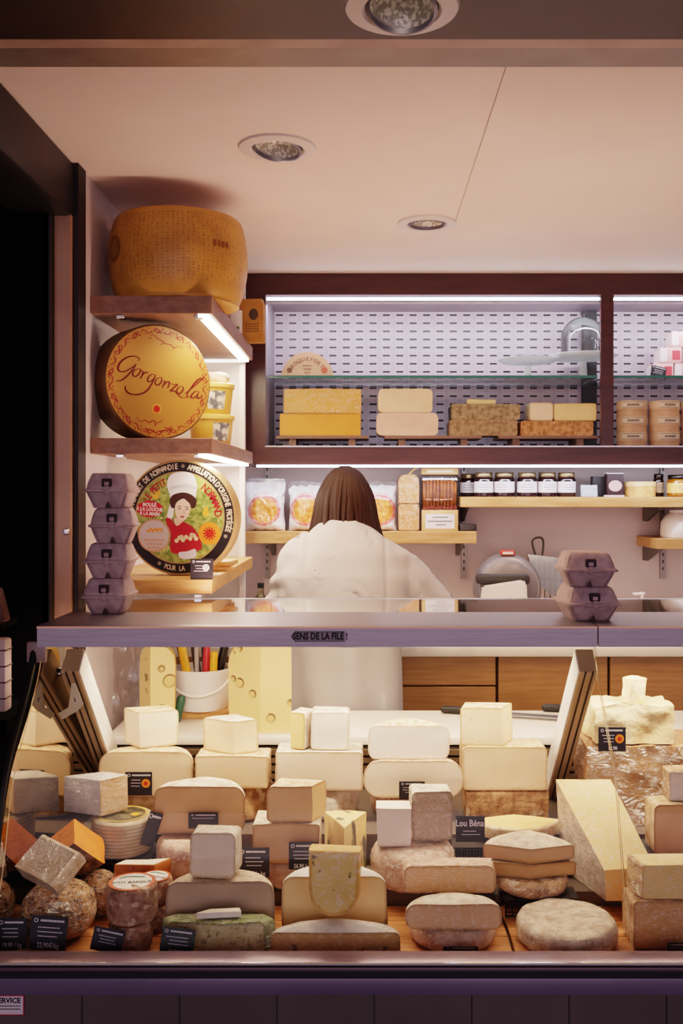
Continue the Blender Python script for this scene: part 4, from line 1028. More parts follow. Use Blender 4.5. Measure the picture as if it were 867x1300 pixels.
# ------------------------------------------------------------------ left shelves: things on them
# big barrel shaped hard cheese wheel
def gold_wheel_mat():
    t = NT('stamped_gold_rind'); p = t.n('ShaderNodeBsdfPrincipled'); t.l(p.outputs[0], t.out.inputs[0]); co = t.coord()
    sp = t.n('ShaderNodeSeparateXYZ'); t.l(co, sp.inputs[0])
    ang = t.math('ARCTAN2', sp.outputs[1], sp.outputs[0])
    n1 = t.n('ShaderNodeTexNoise'); t.l(co, n1.inputs['Vector']); n1.inputs['Scale'].default_value = 14; n1.inputs['Detail'].default_value = 6
    c = t.mix(t.ramp(n1.outputs[0], .35, .7), lin('#c8903f'), lin('#a8742c'))
    u = t.math('MULTIPLY', ang, 14.0); v = t.math('MULTIPLY', sp.outputs[2], 135)
    fu = t.math('ABSOLUTE', t.math('SUBTRACT', t.math('FRACT', t.math('ADD', u, 50)), .5)); fv = t.math('ABSOLUTE', t.math('SUBTRACT', t.math('FRACT', v), .5))
    wn = t.n('ShaderNodeTexWhiteNoise', noise_dimensions='2D'); cmb = t.n('ShaderNodeCombineXYZ')
    t.l(t.math('FLOOR', t.math('MULTIPLY', ang, 42.0)), cmb.inputs[0]); t.l(t.math('FLOOR', t.math('MULTIPLY', sp.outputs[2], 270)), cmb.inputs[1]); t.l(cmb.outputs[0], wn.inputs[0])
    band = t.math('MULTIPLY', t.math('LESS_THAN', fu, .33), t.math('LESS_THAN', fv, .36))
    dots = t.math('MULTIPLY', band, t.math('GREATER_THAN', wn.outputs[0], .5))
    inz = t.math('MULTIPLY', t.math('GREATER_THAN', sp.outputs[2], .035), t.math('LESS_THAN', sp.outputs[2], .20))
    f = t.math('MULTIPLY', t.math('MULTIPLY', dots, inz), .45)
    c = t.mix(f, c, lin('#6e4516')); t.l(c, p.inputs['Base Color']); p.inputs['Roughness'].default_value = .42
    b = t.n('ShaderNodeBump'); b.invert = True; b.inputs['Strength'].default_value = .3; b.inputs['Distance'].default_value = .003; t.l(f, b.inputs['Height']); t.l(b.outputs[0], p.inputs['Normal'])
    return t.m
GW = (X(227, 2.50), 2.50, SH1 + .0005)
t = thing('round_cheese', 'huge golden barrel shaped hard cheese wheel with dotted rind on the top shelf', 'cheese', GW)
RG, HG = .174, .216
prof = [(0, 0), (RG * .80, 0), (RG * .86, .004), (RG * .93, .03), (RG * .985, .075), (RG, HG * .5), (RG * .985, HG - .065), (RG * .94, HG - .022), (RG * .90, HG - .006), (RG * .82, HG), (RG * .4, HG + .006), (0, HG + .007)]
ob('rind', lathe([(p.x, p.y) for p in smooth_line([(a, b, 0) for a, b in prof], 3)], 80, cap=False), gold_wheel_mat(), t, angle=60)
def on_wheel(ang, z, w, h, name, mat, n=14):
    bm = bmesh.new(); vs = []
    for i in range(28):
        a = 2 * PI * i / 28; zz = z + h / 2 * math.sin(a); k = (zz - HG * .5) / (HG * .5); rr_ = RG * (1 - .035 * k * k * 1.6) + .0015
        th = R(ang) + w / 2 * math.cos(a) / RG; vs.append(bm.verts.new((rr_ * math.cos(th), rr_ * math.sin(th), zz)))
    bm.faces.new(vs); o = ob(name, bm, mat, t, smooth=False); return o
s = on_wheel(218, HG * .56, .062, .066, 'stamp', flat('burnt_stamp', '#7a5122', .6)); s['label'] = 'dark oval burnt stamp'
s = on_wheel(218, HG * .56, .042, .046, 'stamp_centre', flat('burnt_stamp_in', '#8d6029', .6))
for k, (aa, zz) in enumerate([(310, .60), (314, .60), (318, .60), (322, .60)]): on_wheel(aa, HG * zz, .008, .018, 'stamp_mark', flat('burnt_mark', '#7b4a1c', .6))
# kraft paper box at the end of the top shelf
kb = thing('paper_box', 'brown kraft paper box with grey round emblem at the far end of the top shelf', 'box', (X(321, 3.10), 3.10, SH1 + .0005), (0, 0, R(-6)))
w_, h_ = .075, .135
mKraft = M('kraft_paper', '#b98444', '#ad7838', 30, rough=.6)
bm = bmesh.new(); A = [(-w_ / 2, .0), (w_ / 2, 0), (w_ / 2, h_ * .84), (w_ * .42, h_), (-w_ * .42, h_), (-w_ / 2, h_ * .84)]
f0 = [bm.verts.new((x, -.018, z)) for x, z in A]; f1 = [bm.verts.new((x, .018, z)) for x, z in A]; bm.faces.new(f0); bm.faces.new(f1)
for i in range(6): bm.faces.new((f0[i], f0[(i + 1) % 6], f1[(i + 1) % 6], f1[i]))
ob('body', bm, mKraft, kb, smooth=False)
bm = bmesh.new(); disc(bm, .006, h_ * .64, .015, .018, .0185); em = ob('emblem', bm, flat('emblem_grey', '#4d4238', .6), kb, smooth=False)
bm = bmesh.new()
for k in range(4):
    for j in range(5): poly(bm, [(-.02 + j * .009, h_ * (.40 - k * .055)), (-.0135 + j * .009, h_ * (.40 - k * .055)), (-.0135 + j * .009, h_ * (.425 - k * .055)), (-.02 + j * .009, h_ * (.425 - k * .055))], .0185)
ob('print', bm, flat('kraft_print', '#5b3a1a', .6), kb, smooth=False)
sb = thing('small_carton', 'small white carton with a green dot beside the kraft box', 'box', (X(301, 3.02), 3.0, SH1 + .0005), (0, 0, R(12)))
ob('body', box(-.018, .018, 0, .03, 0, .085, .002), mWhitePl, sb); bm = bmesh.new(); disc(bm, .004, .03, .006, lay=.0006); ob('dot', bm, flat('dot_green', '#5a8a3a', .5), sb, smooth=False)

# round golden box with script lettering
GR = S(73, 2.43); GT = .105
gb = thing('round_cheese_box', 'round golden cheese box with red script lettering Gorgonzola on the middle shelf', 'cheese box', (X(202, 2.43), 2.43, SH2 + GR + .0008), (0, 0, R(37)))
bm = lathe([(0, 0), (GR - .004, 0), (GR, .004), (GR, GT - .004), (GR - .004, GT), (0, GT)], 96, cap=False); bm.transform(Matrix.Rotation(R(-90), 4, 'X'))
ob('drum', bm, M('drum_brown', '#6b4a2a', '#5c3d20', 20, rough=.5), gb)
bm = bmesh.new(); disc(bm, 0, 0, GR - .0045, lay=.0006, n=96); face = ob('lid_face', bm, M('gold_card', '#c58c45', '#bd843e', 3, rough=.35, spec=.5), gb, smooth=False); face['label'] = 'golden card face'
def gp(x, y): return ((x - 470) / 355 * GR * .99, -(y - 450) / 395 * GR * .99)
bm = bmesh.new(); LY = .0014
G = lambda pts, w=9: stroke(bm, [gp(*p) for p in pts], w * 1.15 / 375 * GR, LY, 7)
G([(332, 318), (335, 300), (312, 288), (275, 292), (235, 315), (205, 352), (200, 388), (222, 400), (258, 388), (295, 360), (318, 338)], 10)
G([(318, 338), (290, 385), (248, 435), (212, 462), (185, 464)], 9)
G([(338, 372), (312, 378), (295, 400), (298, 422), (318, 422), (338, 398), (345, 375), (334, 371)])
G([(345, 380), (362, 392), (352, 420), (342, 440)]); G([(350, 425), (366, 400), (384, 390), (396, 398)])
G([(442, 404), (418, 402), (396, 425), (392, 450), (410, 452), (432, 430), (446, 402)]); G([(446, 402), (425, 455), (385, 518), (330, 546), (275, 545), (248, 520), (247, 492)], 11)
G([(480, 418), (456, 428), (442, 452), (448, 472), (466, 470), (484, 446), (486, 424), (478, 418)])
G([(496, 440), (508, 446), (498, 470), (488, 492)]); G([(497, 474), (520, 448), (538, 446), (534, 468), (524, 494)])
G([(548, 456), (570, 462), (594, 458), (570, 482), (545, 508), (572, 506), (598, 530), (625, 550), (662, 545)], 9)
G([(622, 470), (600, 480), (588, 504), (598, 522), (616, 516), (632, 494), (632, 476), (620, 470)])
G([(644, 520), (690, 482), (742, 432), (764, 408), (752, 404), (722, 430), (684, 482), (660, 522), (664, 542), (684, 534)])
G([(742, 498), (716, 500), (694, 524), (690, 544), (706, 546), (728, 528), (746, 498)]); G([(746, 498), (732, 528), (734, 548), (752, 540), (770, 518)])
lt = ob('lettering', bm, flat('burgundy_ink', '#6b141c', .5), face, smooth=False)
bm = bmesh.new()
for side in (0, 1):                                  # scrolling border
    for seg in range(26):
        a0 = 2 * PI * seg / 26 + .03; pts = []
        for k in range(9):
            a = a0 + .22 * k / 8; rr_ = GR * (.885 + .035 * math.sin(k / 8 * 2 * PI + seg * 1.3 + side * 2.2)); pts.append((rr_ * math.cos(a), rr_ * math.sin(a)))
        if side == 0 or seg % 2 == 0: stroke(bm, pts, .0030, .0012, 2)
    for k in range(44):
        a = 2 * PI * k / 44 + .05 * side; rr_ = GR * (.84 + .08 * side); d = .0045
        stroke(bm, [(rr_ * math.cos(a), rr_ * math.sin(a)), ((rr_ + d) * math.cos(a + .04), (rr_ + d) * math.sin(a + .04))], .0022, .0012, 2)
for pts in ([(405, 140), (430, 128), (455, 148), (490, 165), (520, 182), (550, 185), (570, 205), (605, 190), (635, 205)], [(400, 150), (420, 155)], [(480, 190), (500, 178)], [(565, 215), (572, 195)],
            [(320, 700), (340, 730), (375, 720), (400, 735), (430, 720), (450, 735), (480, 725), (495, 712)], [(360, 790), (400, 780), (440, 800), (480, 790), (520, 780), (560, 770)], [(500, 760), (530, 770), (560, 755)], [(440, 760), (445, 740)]):
    stroke(bm, [gp(*p) for p in pts], .0030, .0012, 5)
ob('scroll_border', bm, flat('border_ink', '#94352e', .5), face, smooth=False)
bm = bmesh.new(); disc(bm, *gp(452, 638), GR * .095, lay=.0012); sl = ob('origin_seal', bm, flat('seal_pale_orange', '#e59a45', .5), face, smooth=False)
bm = bmesh.new(); disc(bm, *gp(452, 638), GR * .060, lay=.0016); ob('seal_centre', bm, mPDOr, sl, smooth=False)
# yellow tubs behind it
mTub = M('yellow_tub', '#dfae52', '#d6a346', 5, rough=.35)
def tub(label, z, rz):
    t = thing('cheese_tub', label, 'tub', (X(268, 2.80), 2.80, z), (0, 0, rz), 'yellow tubs on the middle shelf')
    h = .088
    ob('tub_body', lathe([(0, 0), (.052, 0), (.055, .003), (.062, h - .014), (0, h - .014)], 48, cap=False), mTub, t)
    ob('lid', lathe([(0, h - .0135), (.066, h - .0135), (.067, h - .010), (.067, h - .002), (.064, h), (0, h)], 48, cap=False), M('tub_lid', '#e6bd6c', '#deb25c', 5, rough=.3), t)
    bm = bmesh.new()
    for i in range(13):
        a = R(-78 + 5 * i);
        for j in range(6): pass
    g = [[bm.verts.new(((.0575 + .0058 * j / 5) * math.cos(R(-86 + 4 * i)), (.0575 + .0058 * j / 5) * math.sin(R(-86 + 4 * i)), .014 + .05 * j / 5)) for i in range(13)] for j in range(6)]
    for j in range(5):
        for i in range(12): bm.faces.new((g[j][i], g[j][i + 1], g[j + 1][i + 1], g[j + 1][i]))
    lb = ob('picture_label', bm, M('tub_picture', '#5a5a60', '#d8cbb8', 60, lo=.42, hi=.58, rough=.4), t); lb['label'] = 'grey and white picture label'
    return t
tub('yellow plastic tub with grey picture label, lower of two on the middle shelf', SH2 + .0005, R(10)); tub('yellow plastic tub with grey picture label, upper of two on the middle shelf', SH2 + .0895, R(-4))
t = thing('tub_topper', 'small pale lump with pink mark on top of the yellow tubs', 'cheese', (X(275, 2.8), 2.8, SH2 + .1785))
ob('body', slab(sector(.035, 0, 360, 30), .03, .012, amp=.002), rind('pink', True), t, norm=False)

# black rimmed round cheese box with the cook picture
KR = S(73.5, 2.46); KT = .055
kx = thing('round_cheese_box', 'round cheese box with black lettered rim and a cook in a white toque, lower shelf', 'cheese box', (X(228, 2.46), 2.46, SH3 + KR + .0008), (0, 0, R(-7)))
bm = lathe([(0, 0), (KR - .003, 0), (KR, .003), (KR, KT - .003), (KR - .003, KT), (0, KT)], 96, cap=False); bm.transform(Matrix.Rotation(R(-90), 4, 'X'))
ob('drum', bm, M('poplar_wood', '#b08a60', '#a07a50', 12, rough=.6), kx)
def kp(x, y): return ((x - 415) / 388 * KR, -(y - 415) / 388 * KR)
ku = KR / 388
bm = bmesh.new(); ring_flat(bm, 0, 0, KR * .79, KR * .985, .0006, 96); rim = ob('rim_band', bm, flat('rim_black', '#17110f', .35), kx, smooth=False); rim['label'] = 'black lettered outer band'
bm = bmesh.new(); ring_flat(bm, 0, 0, KR * .775, KR * .80, .0009, 96); ring_flat(bm, 0, 0, KR * .965, KR * .985, .0009, 96); ob('gold_line', bm, flat('gold_line', '#a58858', .4, .3), rim, smooth=False)
bm = bmesh.new()
write_arc(bm, 'CAMEMBERT DE NORMANDIE', KR * .135, KR * .88, 172, 92, .0012, bold=.0005, sx=.72)
ob('lettering', bm, flat('rim_ink', '#cbb9a0', .5), rim, smooth=False); bm = bmesh.new()
write_arc(bm, "APPELLATION D'ORIGINE PROTÉGÉE", KR * .135, KR * .88, 80, -16, .0012, bold=.0005, sx=.72)
for a in (86, -22): 
    write(bm, '*', KR * .16, KR * .88 * math.cos(R(a)), KR * .88 * math.sin(R(a)) - KR * .02, .0012)
ob('lettering', bm, flat('rim_ink', '#cbb9a0', .5), rim, smooth=False)
bm = bmesh.new(); write(bm, '*', KR * .16, KR * .88 * math.cos(R(246)), KR * .88 * math.sin(R(246)) - KR * .02, .0012); write_arc(bm, 'POUR LA', KR * .12, KR * .88, 252, 276, .0012, flip=True, bold=.0004, sx=.75); ob('lower_lettering', bm, flat('rim_ink', '#cbb9a0', .5), rim, smooth=False)
bm = bmesh.new(); disc(bm, 0, 0, KR * .785, lay=.0006, n=90); pic = ob('picture', bm, M('foliage_print', '#a9ae5c', '#6f8238', 60, lo=.40, hi=.6, rough=.4), kx, smooth=False); pic['label'] = 'printed picture of a cook among leaves'
bm = bmesh.new(); rr_ = random.Random(4)
for k in range(130):
    a = rr_.uniform(0, 2 * PI); rad = KR * math.sqrt(rr_.uniform(.02, .52)); u, v = rad * math.cos(a), rad * math.sin(a); th = rr_.uniform(0, PI); l = rr_.uniform(.004, .009)
    poly(bm, [(u - l * math.cos(th), v - l * math.sin(th)), (u + .0018 * math.sin(th), v - .0018 * math.cos(th)), (u + l * math.cos(th), v + l * math.sin(th)), (u - .0018 * math.sin(th), v + .0018 * math.cos(th))], .0009, k % 2)
ob('leaves', bm, [flat('leaf_dark', '#4c6a2c', .5), flat('leaf_pale', '#c9c884', .5)], pic, smooth=False)
bm = bmesh.new()
for (x, y, r) in ((250, 275, 20), (225, 250, 12), (595, 385, 22), (598, 355, 15), (270, 250, 14)): disc(bm, *kp(x, y), r * ku, lay=.0011)
ob('fruit', bm, flat('fruit_orange', '#e8a838', .5), pic, smooth=False)
def layer(name, pts, col, lay, sub=5, par=pic):
    b_ = bmesh.new(); L = smooth_line([(*kp(*p), 0) for p in pts], sub, True); poly(b_, [(q.x, q.y) for q in L], lay); return ob(name, b_, flat('print_' + col.strip('#'), col, .45), par, smooth=False)
layer('toque', [(352, 290), (330, 200), (352, 130), (430, 108), (505, 125), (535, 190), (528, 270), (520, 330), (440, 300), (385, 330), (365, 420), (330, 405)], '#e9e2dd', .0012)
layer('toque_fold', [(352, 210), (440, 190), (530, 205), (528, 225), (440, 212), (354, 230)], '#cfc5c4', .0014)
layer('cook_hair', [(348, 300), (372, 262), (440, 246), (500, 262), (534, 300), (520, 350), (490, 345), (450, 290), (400, 310), (380, 350), (358, 345)], '#3b2119', .0016)
layer('dress', [(318, 430), (350, 420), (385, 460), (430, 440), (520, 490), (570, 600), (530, 640), (380, 655), (350, 610), (355, 520)], '#a81f2c', .0014)
layer('neck', [(380, 420), (395, 470), (440, 440), (450, 410)], '#e3b59b', .0016)
layer('cook_face', [(386, 340), (400, 312), (445, 296), (484, 320), (490, 360), (470, 410), (440, 436), (408, 425), (388, 385)], '#ecc4ab', .0019)
layer('apron', [(410, 650), (470, 640), (525, 625), (522, 680), (430, 690)], '#d9d2d6', .0016)
bm = bmesh.new()
for pts, w in (([(400, 345), (418, 338), (432, 344)], 6), ([(452, 346), (468, 342), (482, 348)], 6), ([(404, 358), (418, 354), (428, 359)], 7), ([(456, 360), (468, 357), (478, 362)], 7), ([(444, 362), (450, 385), (440, 390)], 3)):
    stroke(bm, [kp(*p) for p in pts], w * ku, .0023, 4)
ob('eyes', bm, flat('print_eye', '#3a241c', .5), pic, smooth=False)
layer('lips', [(420, 407), (434, 403), (452, 408), (436, 415)], '#a83238', .0023)
bm = bmesh.new()
for x, y in ((395, 570), (415, 550), (440, 565), (462, 545), (490, 555), (515, 535), (530, 555), (430, 545), (500, 530)): disc(bm, *kp(x, y), 15 * ku, lay=.0018, n=8)
ob('flower_trim', bm, flat('print_flower', '#e2c79a', .5), pic, smooth=False)
bm = bmesh.new()
write_arc(bm, 'LE PETIT', KR * .17, KR * .66, 154, 112, .0016, bold=.0007, sx=.8); write_arc(bm, 'NORMAND', KR * .19, KR * .68, 52, 2, .0016, bold=.0007, sx=.8)
ob('name_lettering', bm, flat('print_red', '#a31a26', .5), pic, smooth=False)
bm = bmesh.new(); disc(bm, *kp(208, 358), 92 * ku, 56 * ku, .0018); ov = ob('red_oval', bm, flat('oval_red', '#c0202e', .45), pic, smooth=False)
bm = bmesh.new()
for k, s in enumerate(('MOULÉ', 'À LA LOUCHE', 'À LA MAIN')): write(bm, s, 34 * ku, *kp(208, 330 + 30 * k), .0022, R(-3), bold=.0003, sx=.85)
ob('oval_lettering', bm, flat('oval_ink', '#f2e2dc', .5), ov, smooth=False)
bm = bmesh.new(); disc(bm, *kp(240, 535), 112 * ku, lay=.0020); md = ob('medal', bm, flat('medal_silver', '#c2b3ae', .35, .2), pic, smooth=False)
bm = bmesh.new(); ring_flat(bm, *kp(240, 535), 102 * ku, 111 * ku, .0024); 
for k in range(3):
    for j in range(6 - k): poly(bm, [kp(170 + j * 24 + k * 14, 560 + 26 * k), kp(188 + j * 24 + k * 14, 560 + 26 * k), kp(188 + j * 24 + k * 14, 572 + 26 * k), kp(170 + j * 24 + k * 14, 572 + 26 * k)], .0024)
ob('medal_print', bm, flat('medal_ink', '#c98f66', .5), md, smooth=False)
bm = bmesh.new()
for k in range(7):
    x = 195 + k * 16; stroke(bm, [kp(x, 500), kp(x + 8, 485 if k % 2 else 515)], 14 * ku, .0024, 2, False)
stroke(bm, [kp(180, 505), kp(240, 498), kp(305, 490)], 16 * ku, .0025, 3)
ob('oak_leaf', bm, flat('leaf_gold', '#d98a2c', .45), md, smooth=False)
bm = bmesh.new(); disc(bm, *kp(622, 520), 76 * ku, lay=.0020); sl = ob('origin_seal', bm, mPDO, pic, smooth=False)
bm = bmesh.new()
for k in range(12): a = 2 * PI * k / 12; x, y = kp(622, 520); stroke(bm, [(x + 20 * ku * math.cos(a), y + 20 * ku * math.sin(a)), (x + 46 * ku * math.cos(a), y + 46 * ku * math.sin(a))], 10 * ku, .0024, 2, False)
disc(bm, *kp(622, 520), 26 * ku, lay=.0024)
ob('seal_sun', bm, mPDOr, sl, smooth=False)
# card and small wooden boards in front of it
tc = price_tag('black price card with grey emblem before the round black rimmed box', 256, 735.5, 2.358, 29, 26, rot=(-4, 0, 0), lines=3)
bm = bmesh.new(); ring_flat(bm, .010, .028, .004, .008, .0008, 24); disc(bm, .010, .028, .0025, lay=.0008); ob('emblem', bm, mInk, tc, smooth=False)
for k, (lab, dx, w, rz) in enumerate((('small wooden board lying on the lower shelf, lower of two', 0, .075, 8), ('small wooden board lying on the lower shelf, upper of two', .006, .06, -6))):
    o = ob('wooden_paddle', box(-w / 2, w / 2, -.05, .05, 0, .013, .003), mOak); o.location = (X(279, 2.62) + dx, 2.64, SH3 + .0005 + .0136 * k); o.rotation_euler = (0, 0, R(rz)); tag(o, lab, 'board')
# ------------------------------------------------------------------ wall cabinet contents
CF = CD + .335          # unused depth reference
IZ = Z(566, CD) - .0015  # cabinet floor
def foot_board(label, px0, px1, d):
    t = thing('wooden_stand', label, 'stand', ((X(px0, d) + X(px1, d)) / 2, d, IZ), (0, 0, 0), 'wooden stands in the wall cabinet')
    w = X(px1, d) - X(px0, d); zt_ = Z(553, d) - IZ
    ob('top', box(-w / 2, w / 2, 0, .16, zt_ - .011, zt_, .001, 1), mOakD, t)
    for sx in (-1, 1):
        ob('foot', box(sx * w * .32 - .012, sx * w * .32 + .012, .01, .15, 0, zt_ - .0113), mOakD, t)
    return IZ + zt_ + .0005
CDD = 3.45
zb1 = foot_board('low wooden stand under the two yellow blocks in the wall cabinet', 350, 468, CDD)
foot_board('low wooden stand under the pale blocks and grey crusted blocks in the wall cabinet', 488, 612, CDD + .0)
foot_board('low wooden stand under the speckled block near the cabinet post', 633, 760, CDD)
s = lambda px: S(px, CDD)
def cblock(label, px0, px1, z, hpx, rm, pm, kinds='prrr', rr=.006, dep=.13, d=CDD + .004):
    w = S(px1 - px0, d); cheese('cheese_block', label, rect(w, dep, kinds), S(hpx, d), (X((px0 + px1) / 2, d), d, z), rm, pm, rr=rr); return z + S(hpx, d) + .0008
z = cblock('golden yellow block on a wooden stand in the wall cabinet, lower of two', 355, 458, zb1, 28, rind('gold', True), M('paste_gold_deep', '#e0982c', '#d78c22', 8, rough=.45, rim=('#b0701c', .5)))
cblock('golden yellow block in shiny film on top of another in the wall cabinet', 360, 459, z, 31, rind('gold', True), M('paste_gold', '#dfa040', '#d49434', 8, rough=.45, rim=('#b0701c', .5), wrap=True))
z = cblock('pinkish white round ended block on the stand, lower of two', 478, 556, zb1, 29, rind('pink'), M('paste_rose', '#e8bfa0', '#dfb292', 12, rough=.5), rr=.020)
cblock('cream round ended block with tan rind, upper of two', 480, 549, z, 30, rind('pale'), M('paste_cream2', '#edcb9c', '#e4be8c', 12, rough=.5), rr=.016)
z = cblock('grey brown crusted block in the wall cabinet, lower of two', 571, 657, zb1, 20, rind('brown'), M('crust_face', '#a88660', '#7e6444', 60, rough=.7, bump=.5, bs=120), rr=.006)
z2_ = cblock('grey brown crusted block in the wall cabinet, upper of two', 573, 660, z, 19.5, rind('dark'), M('crust_face2', '#a48a66', '#75603f', 60, rough=.7, bump=.5, bs=120), rr=.006)
cheese('cheese_piece', 'thin yellow sliver on top of the grey brown crusted blocks', plan([(-.05, 0), (.052, .0), (.05, .03), (-.03, .04)], list('pprr')), .018, (X(611, CDD), CDD + .02, z2_), rind('gold'), paste('yellow'), rr=.004)
z = cblock('speckled orange brown block near the cabinet post, under two pale pieces', 661, 753, zb1, 18.5, rind('orange'), M('crust_face3', '#c98f5a', '#94602f', 60, rough=.7, bump=.5, bs=120), rr=.006)
cblock('small pinkish cream piece beside the yellow one, left of the cabinet post', 672, 702, z, 23, rind('pale'), paste('cream'), rr=.010, dep=.09)
cblock('small yellow holed piece right of the pinkish cream one', 703.5, 757, z, 22, rind('gold'), paste('yellow'), rr=.006, dep=.10)
# half round carton on the glass shelf
GS = Z(476.6, CD + .04) + .0006
hc = thing('half_round_box', 'half moon shaped tan cheese carton with print on the glass shelf', 'cheese box', (X(390, 3.47), 3.47, GS))
rw, rh = S(33, 3.47), S(32, 3.47)
pts = [(rw * math.cos(PI * i / 30), rh * math.sin(PI * i / 30)) for i in range(31)]
bm = bmesh.new(); a_ = [bm.verts.new((x, 0, z)) for x, z in pts]; b_ = [bm.verts.new((x, .06, z)) for x, z in pts]; bm.faces.new(a_); bm.faces.new(b_)
for i in range(31): bm.faces.new((a_[i], a_[(i + 1) % 31], b_[(i + 1) % 31], b_[i]))
ob('body', bm, M('tan_carton', '#c49a74', '#bd926c', 10, rough=.55), hc, smooth=False)
bm = bmesh.new(); write_arc(bm, 'ROQUEFORT', rh * .22, rh * .72, 150, 30, .001, bold=.0003, sx=.95)
for k in range(3): poly(bm, [(-rw * (.18 - .03 * k), rh * (.45 - .14 * k)), (rw * (.18 - .03 * k), rh * (.45 - .14 * k)), (rw * (.18 - .03 * k), rh * (.48 - .14 * k)), (-rw * (.18 - .03 * k), rh * (.48 - .14 * k))], .001)
disc(bm, -rw * .68, rh * .28, rh * .11, lay=.001)
for k in range(11): poly(bm, [(-rw * .8 + k * rw * .15, rh * .04), (-rw * .7 + k * rw * .15, rh * .04), (-rw * .7 + k * rw * .15, rh * .07), (-rw * .8 + k * rw * .15, rh * .07)], .001)
ob('print', bm, flat('carton_print', '#6b4630', .6), hc, smooth=False)
bm = bmesh.new(); disc(bm, rw * .66, rh * .28, rh * .13, lay=.001); ob('seal', bm, flat('carton_seal', '#b5543c', .5), hc, smooth=False)
# glass cake stands
def cake_stand(label, px, d, rpx, dome=None, plate_y=457):
    t = thing('cake_stand', label, 'cake stand', (X(px, d), d, GS)); r = S(rpx, d); hp = Z(plate_y, d) - GS
    ob('foot', lathe([(r * .42, .0), (r * .42, .003), (r * .12, .010), (r * .10, hp - .012), (r * .3, hp - .004)], 40, cap=False), mFrost, t)
    ob('plate', lathe([(0, hp), (r * .9, hp), (r, hp + .008), (r * 1.0, hp + .011), (r * .92, hp + .005), (0, hp + .004)], 56, cap=False), mFrost, t)
    if dome:
        rd, hd = S(dome[0], d), S(dome[1], d); pr = [(rd, hp + .006), (rd, hp + hd * .5)] + [(rd * math.cos(a), hp + hd * .5 + hd * .5 * math.sin(a)) for a in [PI / 2 * k / 10 for k in range(1, 10)]] + [(.006, hp + hd)]
        g = ob('dome', lathe(pr, 56, cap=False), mDome, t)
        ob('dome_knob', lathe([(.005, hp + hd - .002), (.006, hp + hd + .006), (.012, hp + hd + .014), (.010, hp + hd + .022), (0, hp + hd + .024)], 24, cap=False), mDome, g)
    return t
cake_stand('low frosted glass cake stand without dome on the glass shelf', 670, 3.53, 38, None, 460)
cake_stand('glass cake stand with clear dome beside the cabinet post', 740, 3.535, 44, (28, 52), 455)
# right bay
def pink_box(label, px, py, d, w, h, rz=0):
    t = thing('pink_carton', label, 'box', (X(px, d), d, Z(py, d)), (0, 0, R(rz)), 'pink and white cartons in the right bay')
    ww, hh = S(w, d), S(h, d); ob('body', box(-ww / 2, ww / 2, 0, .08, 0, hh, .002), M('pink_carton', '#e3b2ae', '#dba5a2', 20, rough=.4), t)
    ob('white_flap', box(-ww / 2 - .0006, -ww * .18, -.0006, .0802, hh * .12, hh * .9), flat('carton_white', '#e6d8d8', .4), t, smooth=False)
    ob('red_patch', box(ww * .05, ww * .42, -.0008, .01, hh * .2, hh * .8), flat('carton_red', '#cf4a52', .4), t, smooth=False)
    return t
gz = 478 - (GS - Z(478, 3.5)) / S(1, 3.5)
pink_box('pink and white carton, bottom left of the pile at the right edge', 842, gz, 3.50, 26, 19); pink_box('pink and white carton, bottom right of the pile at the right edge', 870, gz, 3.50, 26, 19)
pink_box('pink and white carton, middle of the pile at the right edge', 852, gz - 19.3, 3.50, 27, 20, 0); pink_box('pink and white carton, right in the middle layer of the pile', 881, gz - 19.3, 3.50, 27, 20)
pink_box('pink and white carton with red side, topmost of the pile', 866, gz - 39.6, 3.50, 25, 20)
price_tag('black price tag before the pink cartons in the cabinet', 835, gz, 3.45, 21, 16, rot=(-8, 12, 10), lines=3)
def round_box(label, px, z, d, r, h):
    t = thing('round_wooden_box', label, 'cheese box', (X(px, d), d, z), (0, 0, R((px * 7) % 30 - 15)), 'stacked round wooden boxes')
    ob('base', lathe([(0, 0), (r * .97, 0), (r * .97, h * .5), (0, h * .5)], 44, cap=False), M('poplar_pale', '#cfa27c', '#bf906a', 16, rough=.6), t)
    ob('lid', lathe([(r * .99, h * .46), (r * 1.0, h * .46), (r * 1.0, h), (0, h)], 44, cap=False), M('poplar_lid', '#d8b08a', '#c79c76', 16, rough=.6), t)
    bm = bmesh.new(); g = []
    for i in range(13):
        a = R(-90 - 42 + 7 * i); g.append([bm.verts.new((r * 1.006 * math.cos(a), r * 1.006 * math.sin(a), zz)) for zz in (h * .52, h * .94)])
    for a, b in zip(g[:-1], g[1:]): bm.faces.new((a[0], b[0], b[1], a[1]))
    lb = ob('paper_label', bm, flat('label_cream', '#dcc3a4', .5), t)
    bm = bmesh.new()
    for i in range(9):
        a0, a1 = R(-90 - 20 + 5 * i), R(-90 - 16.5 + 5 * i); A = [bm.verts.new((r * 1.012 * math.cos(a), r * 1.012 * math.sin(a), zz)) for a, zz in ((a0, h * .66), (a1, h * .66), (a1, h * .80), (a0, h * .80))]; bm.faces.new(A)
    for zz in (.56, .90):
        for i in range(14):
            a0, a1 = R(-90 - 40 + 6 * i), R(-90 - 34 + 6 * i); A = [bm.verts.new((r * 1.012 * math.cos(a), r * 1.012 * math.sin(a), q)) for a, q in ((a0, h * zz - .0008), (a1, h * zz - .0008), (a1, h * zz + .0008), (a0, h * zz + .0008))]; bm.faces.new(A)
    ob('print', bm, flat('box_print', '#4a2f22', .6), lb, smooth=False)
    return t
rbr, rbh = S(19.3, 3.5), S(20, 3.45)
names = ('bottom', 'middle', 'top')
